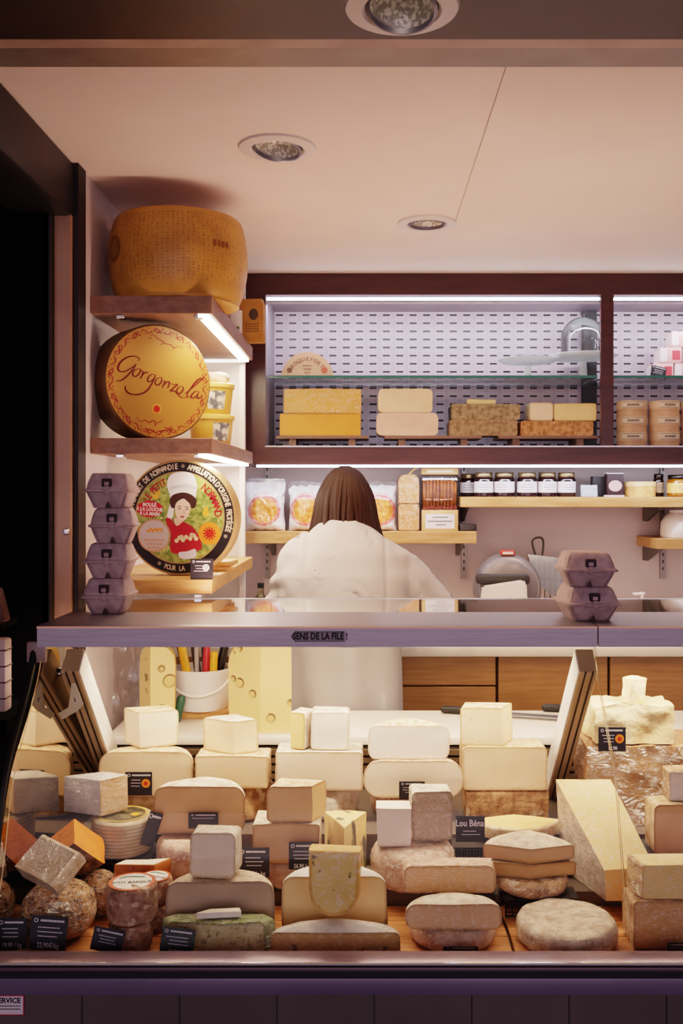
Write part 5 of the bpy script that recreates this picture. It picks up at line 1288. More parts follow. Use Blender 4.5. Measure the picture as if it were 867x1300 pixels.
for ci, (px, side) in enumerate(((802, 'left stack of round wooden boxes beside the cabinet post'), (843, 'middle stack of round wooden boxes'), (884, 'rightmost stack of round wooden boxes'))):
    for k in range(3): round_box('pale cheese box, %s of the %s' % (names[k], side), px, IZ + .0005 + (rbh + .0006) * k, 3.53, rbr, rbh)

# ------------------------------------------------------------------ wall shelf things
def bag_mat():
    t = NT('snack_bag'); p = t.n('ShaderNodeBsdfPrincipled'); t.l(p.outputs[0], t.out.inputs[0]); co = t.coord(); sp = t.n('ShaderNodeSeparateXYZ'); t.l(co, sp.inputs[0])
    dx = t.math('DIVIDE', sp.outputs[0], .058); dz = t.math('DIVIDE', t.math('SUBTRACT', sp.outputs[2], .072), .056)
    rad = t.math('SQRT', t.math('ADD', t.math('MULTIPLY', dx, dx), t.math('MULTIPLY', dz, dz)))
    nz = t.n('ShaderNodeTexNoise'); t.l(co, nz.inputs['Vector']); nz.inputs['Scale'].default_value = 70; nz.inputs['Detail'].default_value = 4
    snack = t.mix(t.ramp(nz.outputs[0], .35, .65), lin('#cc5f14'), lin('#e8a04c'))
    n2 = t.n('ShaderNodeTexNoise'); t.l(co, n2.inputs['Vector']); n2.inputs['Scale'].default_value = 26; n2.inputs['Detail'].default_value = 5
    bagc = t.mix(t.ramp(n2.outputs[0], .42, .62), lin('#d8cdcd'), lin('#f2ecec'))
    ring = t.math('MULTIPLY', t.math('GREATER_THAN', rad, .80), t.math('LESS_THAN', rad, 1.0))
    pat = t.ramp(nz.outputs[0], .30, .52)
    c = t.mix(t.math('LESS_THAN', rad, .80), bagc, snack); c = t.mix(t.math('MULTIPLY', ring, t.math('ADD', .35, t.math('MULTIPLY', pat, .6))), c, lin('#d9564a'))
    d2 = t.math('DIVIDE', t.math('SUBTRACT', sp.outputs[2], .125), .022); r2 = t.math('SQRT', t.math('ADD', t.math('MULTIPLY', dx, dx), t.math('MULTIPLY', d2, d2)))
    c = t.mix(t.math('MULTIPLY', t.math('LESS_THAN', r2, .62), t.math('MULTIPLY', pat, .5)), c, lin('#cf5a5a'))
    t.l(c, p.inputs['Base Color']); p.inputs['Roughness'].default_value = .3; p.inputs['Coat Weight'].default_value = .8; p.inputs['Coat Roughness'].default_value = .08
    b = t.n('ShaderNodeBump'); b.inputs['Strength'].default_value = .8; b.inputs['Distance'].default_value = .012; t.l(n2.outputs[0], b.inputs['Height']); t.l(b.outputs[0], p.inputs['Normal'])
    return t.m
mBag = bag_mat()
WS1 = Z(675, WSD) + .0005; WS2 = Z(631, WSD) + .0005; WS3 = Z(684, WSD) + .0005
def bag(label, px, w, h, seed, d=3.53, rz=0):
    t = thing('snack_bag', label, 'snack bag', (X(px, d), d, WS1), (R(-4), 0, R(rz)), 'snack bags on the oak shelf')
    bm = bmesh.new(); n, m = 16, 20; rows = {}
    for s in (-1, 1):
        for j in range(m + 1):
            for i in range(n + 1):
                u, v = i / n * 2 - 1, j / m; e = max(0, 1 - u ** 4) * max(0, min(1, v * 9)) ** .5 * max(0, min(1, (1 - v) * 3.2)) ** .8
                y = s * .032 * e; wv = noise.noise(Vector((u * 2.2, v * 4, seed + s))) * .008
                x = u * w / 2 * (1 - .06 * math.sin(v * PI)) + wv * .6
                rows[s, j, i] = bm.verts.new((x, y + wv * e, v * h + (noise.noise(Vector((u * 4, seed, 0))) * .006 if v > .9 else 0)))
        for j in range(m):
            for i in range(n): bm.faces.new((rows[s, j, i], rows[s, j, i + 1], rows[s, j + 1, i + 1], rows[s, j + 1, i]))
    bmesh.ops.remove_doubles(bm, verts=bm.verts, dist=.0006)
    ob('bag', bm, mBag, t, angle=70)
    bm = bmesh.new(); k = 24; g = []
    for i in range(k + 1): x = (i / k - .5) * w * .95; g.append([bm.verts.new((x, .003 * (-1) ** i, h - .008 + noise.noise(Vector((x * 30, seed, 2))) * .004)), bm.verts.new((x * 1.02, -.002 * (-1) ** i, h + .012 + noise.noise(Vector((x * 40, seed, 5))) * .008))])
    for a, b in zip(g[:-1], g[1:]): bm.faces.new((a[0], b[0], b[1], a[1]))
    ob('crimped_top', bm, Mglass('bag_film', (.93, .91, .92), 1.4, .15, .12), t, angle=20)
    return t
bag('snack bag with orange contents and red ring, leftmost on the oak shelf', 336, S(52, 3.53), S(62, 3.53), 1)
bag('snack bag with red ring, second from left beside the shop worker', 389, S(46, 3.53), S(58, 3.53), 5, rz=-4)
bag('snack bag mostly hidden behind the head of the shop worker', 428, S(42, 3.56), S(58, 3.53), 9, 3.58)
bag('snack bag with red ring right of the head of the shop worker', 482, S(42, 3.53), S(58, 3.53), 13)
# bagged loaves
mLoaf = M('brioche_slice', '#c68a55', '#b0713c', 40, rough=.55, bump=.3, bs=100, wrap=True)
def loaf(label, z, h, top, tie=False):
    d = 3.50; t = thing('bread_loaf', label, 'bread', (X(519, d), d, z)); w = S(26, d)
    A = [(-w / 2, 0), (w / 2, 0), (w / 2 * 1.02, h * .8), (w * .36, h * .97), (0, h), (-w * .36, h * .97), (-w / 2 * 1.02, h * .8)] if top else [(-w / 2, 0), (w / 2, 0), (w / 2, h), (-w / 2, h)]
    bm = bmesh.new(); a_ = [bm.verts.new((x, 0, z_)) for x, z_ in A]; b_ = [bm.verts.new((x, .16, z_)) for x, z_ in A]; bm.faces.new(a_); bm.faces.new(b_); n = len(A)
    for i in range(n): bm.faces.new((a_[i], a_[(i + 1) % n], b_[(i + 1) % n], b_[i]))
    bmesh.ops.bevel(bm, geom=list(bm.edges), offset=.004, segments=2, affect='EDGES'); ob('loaf', bm, mLoaf, t)
    if tie:
        bm = bmesh.new(); tube(bm, [(0, .0, h - .002), (.012, -.004, h + .012), (.028, -.006, h + .026)], [.004, .003, .0045], 8); ob('twisted_bag_end', bm, flat('gold_tie', '#d0aa6a', .3, .3), t)
    return t
loaf('bagged brown loaf standing on the oak shelf, lower of two', WS1, S(34, 3.5), False); loaf('bagged brown loaf with twisted gold bag end, upper of two', WS1 + S(34, 3.5) + .0008, S(38, 3.5), True, True)
# breadstick bag
d = 3.50; t = thing('breadstick_bag', 'bag of brown breadsticks with kraft header and white label', 'breadsticks', (X(558.5, d), d, WS1)); w, h = S(46, d), S(80, d)
ob('kraft_base', box(-w / 2, w / 2, 0, .07, 0, h * .335, .002), M('kraft_pale', '#c99c66', '#c0925a', 20, rough=.6), t)
bm = bmesh.new(); rr_ = random.Random(2)
for k in range(10):
    x = -w * .43 + k * w * .095; tube(bm, [(x, .014 + rr_.uniform(0, .012), h * .345), (x + rr_.uniform(-.002, .002), .012, h * .6), (x, .014, h * (.80 + rr_.uniform(-.03, .04)))], [.0055, .0062, .005], 10)
for k in range(9):
    x = -w * .42 + k * w * .1; tube(bm, [(x, .034, h * .345), (x, .034, h * .84)], [.0055, .005], 8)
ob('breadsticks', bm, M('breadstick_crust', '#b8682c', '#8e4518', 40, rough=.5, bump=.3, bs=120), t)
bm = bmesh.new(); bx(bm, -w / 2, w / 2, .002, .066, h * .337, h * .895, .006); ob('clear_film', bm, Mglass('bread_film', (.98, .97, .95), .9, .08, .02), t)
bm = bmesh.new()
for k in range(9): disc(bm, -w * .42 + k * w * .105, h * .36 + (k % 3) * .002, .006, .006, .0015, 12)
ob('lower_print', bm, flat('print_brown', '#6b2418', .5), t, smooth=False)
ob('kraft_header', box(-w / 2 - .001, w / 2 + .001, .004, .060, h * .898, h, .002), M('kraft_pale', '#c99c66'), t)
bm = bmesh.new(); poly(bm, [(-w * .36, h * .93), (w * .36, h * .93), (w * .36, h * .965), (-w * .36, h * .965)], -.0032); ob('header_print', bm, flat('header_print', '#e2cfae', .5), t, smooth=False)
bm = bmesh.new(); poly(bm, [(-w * .40, h * .04), (w * .40, h * .04), (w * .40, h * .27), (-w * .40, h * .27)], .0008); lb = ob('white_label', bm, flat('label_white2', '#d9cac8', .5), t, smooth=False)
bm = bmesh.new()
for zz, x0, x1 in ((.155, -.34, .34), (.10, -.12, .14), (.22, -.2, .22)):
    x = x0 * w
    while x < x1 * w: poly(bm, [(x, h * zz - .002), (x + .004, h * zz - .002), (x + .004, h * zz + .0022), (x, h * zz + .0022)], .0014); x += .0055
ob('label_print', bm, mInkB, lb, smooth=False)
o = ob('bookend', box(X(584, 3.5), X(605, 3.5), 3.50, 3.56, WS1, WS1 + S(9, 3.5), .003), flat('bookend_dark', '#2d2a2c', .4)); tag(o, 'small dark block at the right end of the bread shelf', 'bookend')
# jars
def jar(label, px, d, wpx, hpx, lidc='#8a7558', fill='#241014', lab='#d9cfd0', group='dark jam jars on the upper oak shelf'):
    t = thing('jam_jar', label, 'jar', (X(px, d), d, WS2), (0, 0, R(px * 13 % 40 - 20)), group); r, h = S(wpx / 2, d), S(hpx, d)
    ob('glass_body', lathe([(0, 0), (r * .9, 0), (r, .004), (r, h * .70), (r * .95, h * .76), (r * .84, h * .80), (0, h * .80)], 36, cap=False), M('jam_' + fill.strip('#'), fill, rough=.12, spec=.6), t)
    ob('lid', lathe([(0, h * .802), (r * .90, h * .802), (r * .92, h * .82), (r * .92, h * .96), (r * .86, h), (0, h)], 36, cap=False), flat('lid_' + lidc.strip('#'), lidc, .25, .7), t)
    g = []; bm = bmesh.new()
    for i in range(37): a = R(-200 + 220 * i / 36); g.append([bm.verts.new((r * 1.01 * math.cos(a), r * 1.01 * math.sin(a), zz)) for zz in (h * .18, h * .62)])
    for a, b in zip(g[:-1], g[1:]): bm.faces.new((a[0], b[0], b[1], a[1]))
    lb = ob('paper_label', bm, flat('label_' + lab.strip('#'), lab, .5), t)
    bm = bmesh.new()
    for zz, n_ in ((.50, 7), (.40, 9), (.29, 6)):
        for i in range(n_):
            a0 = R(-90 + (i - n_ / 2) * 8); a1 = a0 + R(5.5); A = [bm.verts.new((r * 1.025 * math.cos(a), r * 1.025 * math.sin(a), q)) for a, q in ((a0, h * zz - .0015), (a1, h * zz - .0015), (a1, h * zz + .0015), (a0, h * zz + .0015))]; bm.faces.new(A)
    ob('print', bm, flat('jar_print', '#6f5a60', .5), lb, smooth=False)
    return t
jl = ['dark jam jar at the left end of the row, half hidden', 'dark jam jar second from left in the row', 'dark jam jar third from left in the row', 'dark jam jar third from right in the row', 'dark jam jar second from right in the row', 'dark jam jar at the right end of the row']
for (px, d, w, h), lab in zip(((595, 3.60, 22, 29), (614, 3.52, 24, 31), (640, 3.525, 26, 31), (669, 3.52, 25, 31), (694.5, 3.525, 24, 31), (719, 3.52, 23, 31)), jl): jar(lab, px, d, w, h)
price_tag('pale blue printed price tag lying upright on the jam shelf', 748, 630.6, 3.485, 21, 15, card=flat('pale_blue_card', '#9aa0ac', .4), lines=4, rot=(-8, 0, 0))
for (px, wd, hh, lab, col, dd) in ((761, 17, 26, 'black carton leaning behind the dark red carton', '#201d20', 3.56), (781, 21, 29, 'dark red carton with pale oval label on the jam shelf', '#2c1016', 3.51)):
    t = thing('tea_carton', lab, 'box', (X(px, dd), dd, WS2)); ww, h = S(wd, dd), S(hh, dd)
    ob('body', box(-ww / 2, ww / 2, 0, .04, 0, h, .001, 1), flat('carton_' + col.strip('#'), col, .4), t)
    if wd > 20:
        bm = bmesh.new(); disc(bm, 0, h * .48, ww * .40, h * .24, .001); ob('oval_label', bm, flat('oval_rose', '#c9a2a0', .5), t, smooth=False)
        ob('top_flap', box(-ww / 2 - .001, ww / 2 + .001, -.001, .041, h + .0004, h + .004), flat('flap_grey', '#bdb0b0', .4), t)
        ob('base_card', box(-ww / 2 - .012, ww / 2 + .002, -.008, -.001, 0, .006), flat('flap_grey', '#bdb0b0', .4), t)
t = thing('round_tin', 'low round honey coloured box on the jam shelf', 'tin', (X(812, 3.54), 3.54, WS2)); r, h = S(19.5, 3.54), S(19, 3.54)
ob('tin_body', lathe([(0, 0), (r, 0), (r, h * .68), (0, h * .68)], 40, cap=False), M('honey_box', '#d9a868', '#c08a4e', 40, rough=.35), t); ob('lid', lathe([(0, h * .685), (r * 1.04, h * .685), (r * 1.04, h), (0, h)], 40, cap=False), M('honey_lid', '#e0bd8a', '#d2a870', 20, rough=.35), t)
jar('small dark jar with pale label beside the honey jar', 836, 3.57, 13, 29, '#2a2220', '#2b1608', '#b89c78', None); jar('amber honey jar with dark lid and yellow label at the right edge', 861, 3.515, 28, 28, '#2d2622', '#8a4d10', '#e0b060', None)
t = thing('white_jug', 'white container on the short oak shelf at the right edge', 'container', (X(862, 3.55), 3.55, WS3)); hh = S(32, 3.55)
ob('body', lathe([(0, 0), (.062, 0), (.066, .006), (.064, hh * .6), (.050, hh * .85), (.030, hh), (0, hh)], 36, cap=False), mWhitePl, t); ob('neck_ring', lathe([(.030, hh - .002), (.033, hh), (.033, hh + .008), (0, hh + .008)], 24, cap=False), mWhitePl, t)

# ------------------------------------------------------------------ back worktop: oil, slicer, basket, soap
def bottle_oil():
    d = 3.42; t = thing('oil_bottle', 'square glass oil bottle with dark stopper behind the left shelf', 'bottle', (X(331, d), d, WT)); h = Z(740, d) - WT
    bm = bmesh.new(); bx(bm, -.027, .027, -.027, .027, 0, h * .70, .006); rings(bm, [(0, 0, h * .70, .024, .024), (0, 0, h * .78, .012, .012), (0, 0, h * .9, .011, .011)], 20); ob('glass_body', bm, Mglass('bottle_glass', (.80, .78, .60), 1.3, .04, .06), t)
    ob('oil', box(-.023, .023, -.023, .023, .004, h * .55, .004), M('olive_oil', '#9a8a3a', rough=.1), t); ob('stopper', lathe([(0, h * .9), (.012, h * .9), (.012, h), (0, h)], 20), mBlack, t)
bottle_oil()
d = 3.36; z0 = Z(832, 3.36)
sl = thing('meat_slicer', 'rounded silver electric slicer standing on the back worktop', 'slicer', (X(648, 3.34), 3.40, WT))
mSl = M('slicer_metal', '#736a6b', '#665e60', 8, rough=.38, metal=.15)
ob('base', box(-.13, .16, -.09, .075, 0, .05, .012, 3), mSl, sl)
top = Z(704, 3.36) - WT
bm = lathe([(0, -.03), (S(44, 3.36) * .96, -.03), (S(44, 3.36), -.022), (S(44, 3.36) * .99, .012), (S(44, 3.36) * .93, .036), (S(44, 3.36) * .75, .055), (S(44, 3.36) * .45, .066), (0, .070)], 64, cap=False)
bm.transform(Matrix.Translation((.0, .02, top - S(44, 3.36))) @ Matrix.Rotation(R(90), 4, 'X')); g = ob('blade_guard', bm, mSl, sl)
bm = lathe([(S(36, 3.36), .030), (S(37, 3.36), .045), (S(39, 3.36), .043), (S(40, 3.36), .028)], 64, cap=False); bm.transform(Matrix.Translation((.0, .02, top - S(44, 3.36))) @ Matrix.Rotation(R(90), 4, 'X')); rg = ob('guard_ring', bm, flat('guard_ring_highlight', '#a59b9c', .25, .5), g)  # raised ring, coloured paler to carry the hood's edge highlight
bm = bmesh.new(); q = S(1, 3.3)
bx(bm, -44 * q, 24 * q, -.085, -.02, top - 37 * q, top - 25 * q, .01); ob('guard_gap', bm, flat('slicer_gap', '#2a2526', .5), sl); bm = bmesh.new()
A = [(-41 * q, .05), (21 * q, .05), (19 * q, top - 36 * q), (14 * q, top - 31 * q), (-37 * q, top - 39 * q)]
a_ = [bm.verts.new((x, -.095, z)) for x, z in A]; b_ = [bm.verts.new((x, -.055, z)) for x, z in A]; bm.faces.new(a_); bm.faces.new(b_)
for i in range(5): bm.faces.new((a_[i], a_[(i + 1) % 5], b_[(i + 1) % 5], b_[i]))
bmesh.ops.bevel(bm, geom=list(bm.edges), offset=.006, segments=2, affect='EDGES'); ob('white_carriage', bm, M('slicer_white', '#d6cbc6', '#cdc1bc', 4, rough=.35), sl)
bm = bmesh.new(); disc(bm, -10 * q, top - 74 * q, 22 * q, 18 * q, .0962, 30); ob('carriage_disc', bm, flat('rose_disc', '#c9aaa8', .4), sl, smooth=False)
ob('red_badge', box(-.026, .022, -.016, .02, top - .004, top + .012, .002), flat('badge_red', '#b9332e', .4), sl); ob('badge_light', box(-.02, .016, -.0172, .0, top - .0005, top + .008), flat('badge_white', '#e2d0ca', .4), sl)
bm = bmesh.new(); bx(bm, 22 * q, 40 * q, -.06, -.02, .05, top - 62 * q, .006); bx(bm, 40 * q, 78 * q, -.05, .0, .06, .10, .006); ob('slide_arm', bm, flat('slicer_dark', '#4a4245', .35, .4), sl)
bm = bmesh.new(); A = [(30 * q, top - 2 * q), (80 * q, top - 8 * q), (118 * q, top - 16 * q), (134 * q, top - 22 * q), (108 * q, top - 50 * q), (60 * q, top - 56 * q), (44 * q, top - 40 * q)]
a_ = [bm.verts.new((x, .06, z)) for x, z in A]; b_ = [bm.verts.new((x, .066, z)) for x, z in A]; bm.faces.new(a_); bm.faces.new(b_)
for i in range(7): bm.faces.new((a_[i], a_[(i + 1) % 7], b_[(i + 1) % 7], b_[i]))
ob('clear_shield', bm, Mfrost('smoky_shield', '#6e6a66', .55), sl, smooth=False)
ob('pink_knob', lathe([(0, 0), (.012, 0), (.014, .02), (.008, .034), (0, .036)], 20), flat('knob_rose', '#c99a94', .4), sl).location = (24 * q, -.09, .09)
wb = thing('wire_basket', 'dark wire basket with handle standing behind the slicer', 'basket', (X(705, 3.55), 3.60, WT)); tp = Z(698, 3.55) - WT; bm = bmesh.new()
mW = flat('dark_wire', '#2f2824', .5)
for k in range(9):
    x = -.075 + k * .0188; tube(bm, [(x, -.05, .006), (x * 1.08, -.06, tp - .02 - .03 * (k / 8))], .0016, 6); tube(bm, [(x, .05, .006), (x * 1.08, .06, tp - .02 - .03 * (k / 8))], .0016, 6)
for f in (.02, .35, .7, 1.0): tube(bm, [(-.076, -.055, (tp - .025) * f + .002), (.08, -.055, (tp - .05) * f + .002), (.08, .055, (tp - .05) * f + .002), (-.076, .055, (tp - .025) * f + .002), (-.076, -.055, (tp - .025) * f + .002)], .002, 6)
ob('wires', bm, mW, wb); bm = bmesh.new(); tube(bm, smooth_line([(-.07, -.058, tp - .03), (-.085, -.058, tp + .03), (-.06, -.058, tp + .045), (-.045, -.058, tp + .03), (-.05, -.058, tp - .03)], 5), .004, 8); ob('handle', bm, mW, wb)
sp = thing('soap_pump', 'clear soap bottle with white pump head on the back worktop at right', 'soap dispenser', (X(815, 3.45), 3.45, WT)); tp = Z(752, 3.45) - WT
ob('bottle', lathe([(0, 0), (.026, 0), (.028, .004), (.028, tp - .055), (.02, tp - .042), (.012, tp - .038), (0, tp - .038)], 32, cap=False), Mglass('soap_bottle', (.80, .74, .72), 1.2, .06, .12), sp)
bm = lathe([(.014, tp - .040), (.015, tp - .026), (.006, tp - .024), (.005, tp - .008), (.011, tp - .006), (.011, tp), (0, tp)], 24, cap=False); bx(bm, -.032, .0, -.006, .006, tp - .009, tp - .001, .002); ob('pump', bm, mWhitePl, sp)
o = ob('white_tray', box(X(548, 3.2), X(602, 3.2), 3.16, 3.30, WT, WT + .012, .004), mWhitePl); tag(o, 'flat white tray on the edge of the back worktop', 'tray')
bm = bmesh.new(); tube(bm, smooth_line([(X(530, 3.2), 3.17, WT + .003), (X(543, 3.2), 3.15, WT + .003), (X(552, 3.2), 3.158, WT + .003), (X(556, 3.2), 3.152, WT + .003)], 5), .0022, 8); o = ob('cable', bm, mBlack); tag(o, 'short black cable end on the back worktop beside the white tray', 'cable')

# neighbouring stall at the far left edge
for (lab, y0, y1, col, c2) in (('dark red slanted box edge at the far left edge of the picture', 750, 795, '#4a1e20', None), ('pale striped packet at the far left edge of the picture', 812, 905, '#b59a96', '#8d7572')):
    d = 2.0; t = thing('packet', lab, 'packet', (X(-12, d), d, Z(y1, d)), (0, R(-14 if c2 is None else 0), 0)); h = S(y1 - y0, d)
    ob('body', box(-.025, .030, 0, .04, 0, h, .006), M('packet' + col.strip('#'), col, rough=.5), t)
    if c2:
        for k in range(4):
            bm = bmesh.new(); bx(bm, -.0256, .0306, -.0006, .0406, h * (.18 + .22 * k), h * (.20 + .22 * k)); ob('stripe', bm, flat('stripe_dark', '#3a2a2a', .5), t, smooth=False)
t = thing('stall_table', 'dark neighbouring stall ledge at the far left edge', 'table', (X(-40, 2.0), 2.0, 0)); hz = Z(905, 2.0) - .001
ob('top', box(-.16, .10, -.06, .14, hz - .03, hz), mVoid, t, smooth=False); ob('leg', box(-.1, .05, 0, .1, 0, hz - .0305), mVoid, t, smooth=False)
hz2 = Z(795, 2.0)
ob('upper_ledge', box(-.16, .05, .045, .14, hz2 - .012, hz2 - .001), mVoid, t, smooth=False); ob('post', box(-.15, -.10, .06, .12, hz + .0005, hz2 - .0125), mVoid, t, smooth=False)
# ------------------------------------------------------------------ shop worker, seen from behind
PX, PY = X(432, 2.88), 2.88
person = thing('person', 'shop worker seen from behind, brown shoulder length hair, white coat, leaning over the counter', 'person', (PX, PY, 0))
def L3(px, py, d): p = at(px, py, d); return (p.x - PX, p.y - PY, p.z)
hd = L3(438, 643, 3.0)                       # head centre
shL, shR = L3(372, 702, 2.93), L3(508, 704, 2.93)
elL, elR = L3(362, 790, 2.97), L3(548, 782, 2.99)
wrL, wrR = (-.12, .36, WT + .075), (.08, .37, WT + .075)
def body_loft(g=0.0):
    """skin when g == 0; coat is the same figure g metres larger"""
    bm = bmesh.new()
    # torso leaning forward from the hips
    rings(bm, [(.0, -.06, .80, .150 + g, .105 + g), (.0, -.06, .88, .158 + g, .118 + g), (.0, -.05, .96, .158 + g, .115 + g), (-.0, -.035, 1.05, .148 + g, .105 + g), (.0, -.015, 1.15, .160 + g, .112 + g), (.005, .0, 1.26, .180 + g, .120 + g),
               (.008, .02, 1.36, .192 + g, .116 + g), (.010, .035, 1.42, .185 + g, .098 + g), (.010, .045, 1.455, .150 + g, .082 + g), (.010, .052, 1.482, .10 + g, .07 + g), (.010, .065, 1.51, .062 + g, .058 + g)], 28)
    for sh, el, wr in ((shL, elL, wrL), (shR, elR, wrR)):
        sgn = -1 if sh[0] < 0 else 1
        s0 = Vector(sh) + Vector((-sgn * .035, .0, -.035)); e = Vector(el); w = Vector(wr)
        pts = smooth_line([s0, s0.lerp(e, .5) + Vector((sgn * .012, -.01, .0)), e, e.lerp(w, .5), w], 4)
        rad = [.056 + g, .062 + g, .065 + g, .065 + g] + [.061 + g] * 4 + [.054 + g] * 4 + [.042 + g * .9] * 3 + [.034 + g * .7]
        tube(bm, pts, rad[:len(pts)] + [.036 + g * .7] * max(0, len(pts) - len(rad)), 16)
    return bm
def fingers(bm, w, sgn):
    w = Vector(w); pc = w + Vector((-sgn * .012, .055, -.035))
    tube(bm, [w + Vector((0, -.02, .01)), w + Vector((-sgn * .004, .015, -.012)), pc, pc + Vector((-sgn * .004, .038, -.014))], [(.027, .020), (.034, .017), (.042, .015), (.038, .012)], 14)
    for k, (dx, L) in enumerate(((-.030, .068), (-.010, .078), (.011, .072), (.031, .055))):
        b = pc + Vector((dx, .034, -.012)); p1 = b + Vector((dx * .12, L * .5, -.004)); p2 = p1 + Vector((0, L * .32, -.010)); p3 = p2 + Vector((0, L * .22, -.010))
        tube(bm, [b - Vector((0, .015, -.003)), b, p1, p2, p3], [.0085, .0088, .0080, .0074, .006], 10)
    b = pc + Vector((-sgn * .040, -.012, -.004)); tube(bm, [b + Vector((sgn * .02, -.01, 0)), b, b + Vector((-sgn * .022, .030, -.006)), b + Vector((-sgn * .026, .055, -.010))], [.011, .0105, .009, .007], 10)
bm = body_loft(-.012)
fingers(bm, wrL, -1); fingers(bm, wrR, 1)
# neck and head, head bowed a little
h = Vector(hd)
tube(bm, [(.010, .055, 1.46), (h.x - .002, h.y - .045, 1.53), (h.x, h.y - .01, h.z - .05)], [.058, .052, .055], 18)
hb = bmesh.new(); bmesh.ops.create_uvsphere(hb, u_segments=28, v_segments=20, radius=1)
for v in hb.verts:
    c = v.co; x, y, z = c.x * .074, c.y * .094, c.z * .112
    if c.z < 0: x *= 1 - .20 * c.z * c.z; y = y * (1 - .12 * c.z * c.z) + .018 * -c.z       # jaw
    v.co = Vector((x, y, z))
def facebits(b):
    tube(b, [(0, .088, .022), (0, .102, -.004), (0, .110, -.022), (0, .100, -.030)], [.008, .010, .013, .009], 10)         # nose
    for s in (-1, 1):
        tube(b, [(s * .050, .076, .030), (s * .028, .090, .036), (s * .012, .090, .030)], [.007, .008, .006], 8)             # brow
        tube(b, [(s * .040, .090, -.030), (s * .030, .088, -.020)], .014, 8)                                               # cheek
        tube(b, [(s * .070, .0, .012), (s * .082, -.006, .006), (s * .080, -.004, -.030), (s * .072, .004, -.034)], [.008, .012, .009, .006], 8)   # ear
    tube(b, [(-.024, .090, -.056), (0, .097, -.053), (.024, .090, -.056)], [.004, .007, .004], 8); tube(b, [(-.020, .090, -.064), (0, .096, -.066), (.020, .090, -.064)], [.004, .006, .004], 8)
    tube(b, [(0, .080, -.100), (0, .090, -.088)], .016, 8)
facebits(hb)
hm = Matrix.Translation(h) @ Matrix.Rotation(R(-16), 4, 'X')
hb.transform(hm); tmp = bpy.data.meshes.new('t'); hb.to_mesh(tmp); bm.from_mesh(tmp); bpy.data.meshes.remove(tmp); hb.free()
# legs and shoes
for s in (-1, 1):
    tube(bm, [(s * .075, -.055, .86), (s * .082, -.05, .70), (s * .085, -.045, .48), (s * .086, -.055, .30), (s * .086, -.05, .09), (s * .086, -.05, .05)], [.085, .078, .054, .052, .038, .038], 18)
    tube(bm, [(s * .086, -.085, .035), (s * .088, -.03, .040), (s * .092, .06, .032), (s * .094, .12, .022)], [(.034, .034), (.038, .038), (.042, .028), (.034, .018)], 14)
bme = voxel(bm, .0055, 5); 
body = link('body', bme, M('skin', '#d9a88c', '#cf9c80', 8, rough=.5), person, angle=80)
# coat: one closed garment with sleeves and skirt
bm = body_loft(.006)
bmesh.ops.delete(bm, geom=[v for v in bm.verts if v.co.z > 1.515], context='VERTS')
rings(bm, [(.0, -.055, .60, .186, .150), (.0, -.058, .74, .184, .146), (.0, -.055, .88, .180, .142), (.0, -.045, .98, .174, .134), (.0, -.03, 1.06, .130, .09)], 28)
tube(bm, [(.010, .048, 1.465), (.012, .060, 1.498)], [(.080, .072), (.068, .064)], 20)
cme = voxel(bm, .007, 6)
for v in cme.vertices:
    c = v.co
    f = noise.noise(Vector((c.x * 9, c.y * 6, c.z * 4.0))) * .018 + noise.noise(Vector((c.x * 20 + c.z * 9, c.y * 12, c.z * 10 + 4))) * .008
    ar = min(1, max(0, (abs(c.x - .01) - .15) * 12)) * min(1, max(0, (c.z - 1.16) * 15)); f += ar * .006 * math.sin((c.z * 1.2 + abs(c.x)) * 85 + 3 * noise.noise(c * 9))
    if c.z < 1.12: f += .006 * math.sin(c.x * 62 + 2 * math.sin(c.z * 9)) * min(1, (1.12 - c.z) * 4)
    v.co += v.normal * (f + .003)
    if c.z > 1.2:                       # armhole seams
        for sx in (shL[0] + .045, shR[0] - .045):
            dd = abs(c.x - sx - (1.43 - c.z) * .02 * (-1 if sx < 0 else 1))
            if dd < .008: v.co -= v.normal * .006 * (1 - dd / .008)
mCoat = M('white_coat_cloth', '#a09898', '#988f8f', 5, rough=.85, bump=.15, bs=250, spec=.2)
coat = link('coat', cme, mCoat, person, angle=80); coat['label'] = 'white long sleeved coat'
bm = bmesh.new(); rings(bm, [(.0, -.052, .50, .200, .166), (.0, -.058, .80, .196, .160), (.0, -.052, .95, .190, .152), (.0, -.045, 1.02, .184, .146), (.0, -.030, 1.10, .180, .136), (.0, -.018, 1.17, .180, .134)], 96, cap=False)
for v in bm.verts: v.co += Vector((v.co.x, v.co.y + .05, 0)).normalized() * (.007 * math.sin(v.co.x * 58 + v.co.z * 5 + 2 * noise.noise(v.co * 5)) + .007 * noise.noise(v.co * 11))
ap = ob('apron', bm, M('apron_cloth', '#a39c9c', '#9a9393', 5, rough=.85, bump=.15, bs=250, spec=.2), person, angle=80); ap['label'] = 'pale apron over the coat skirt'
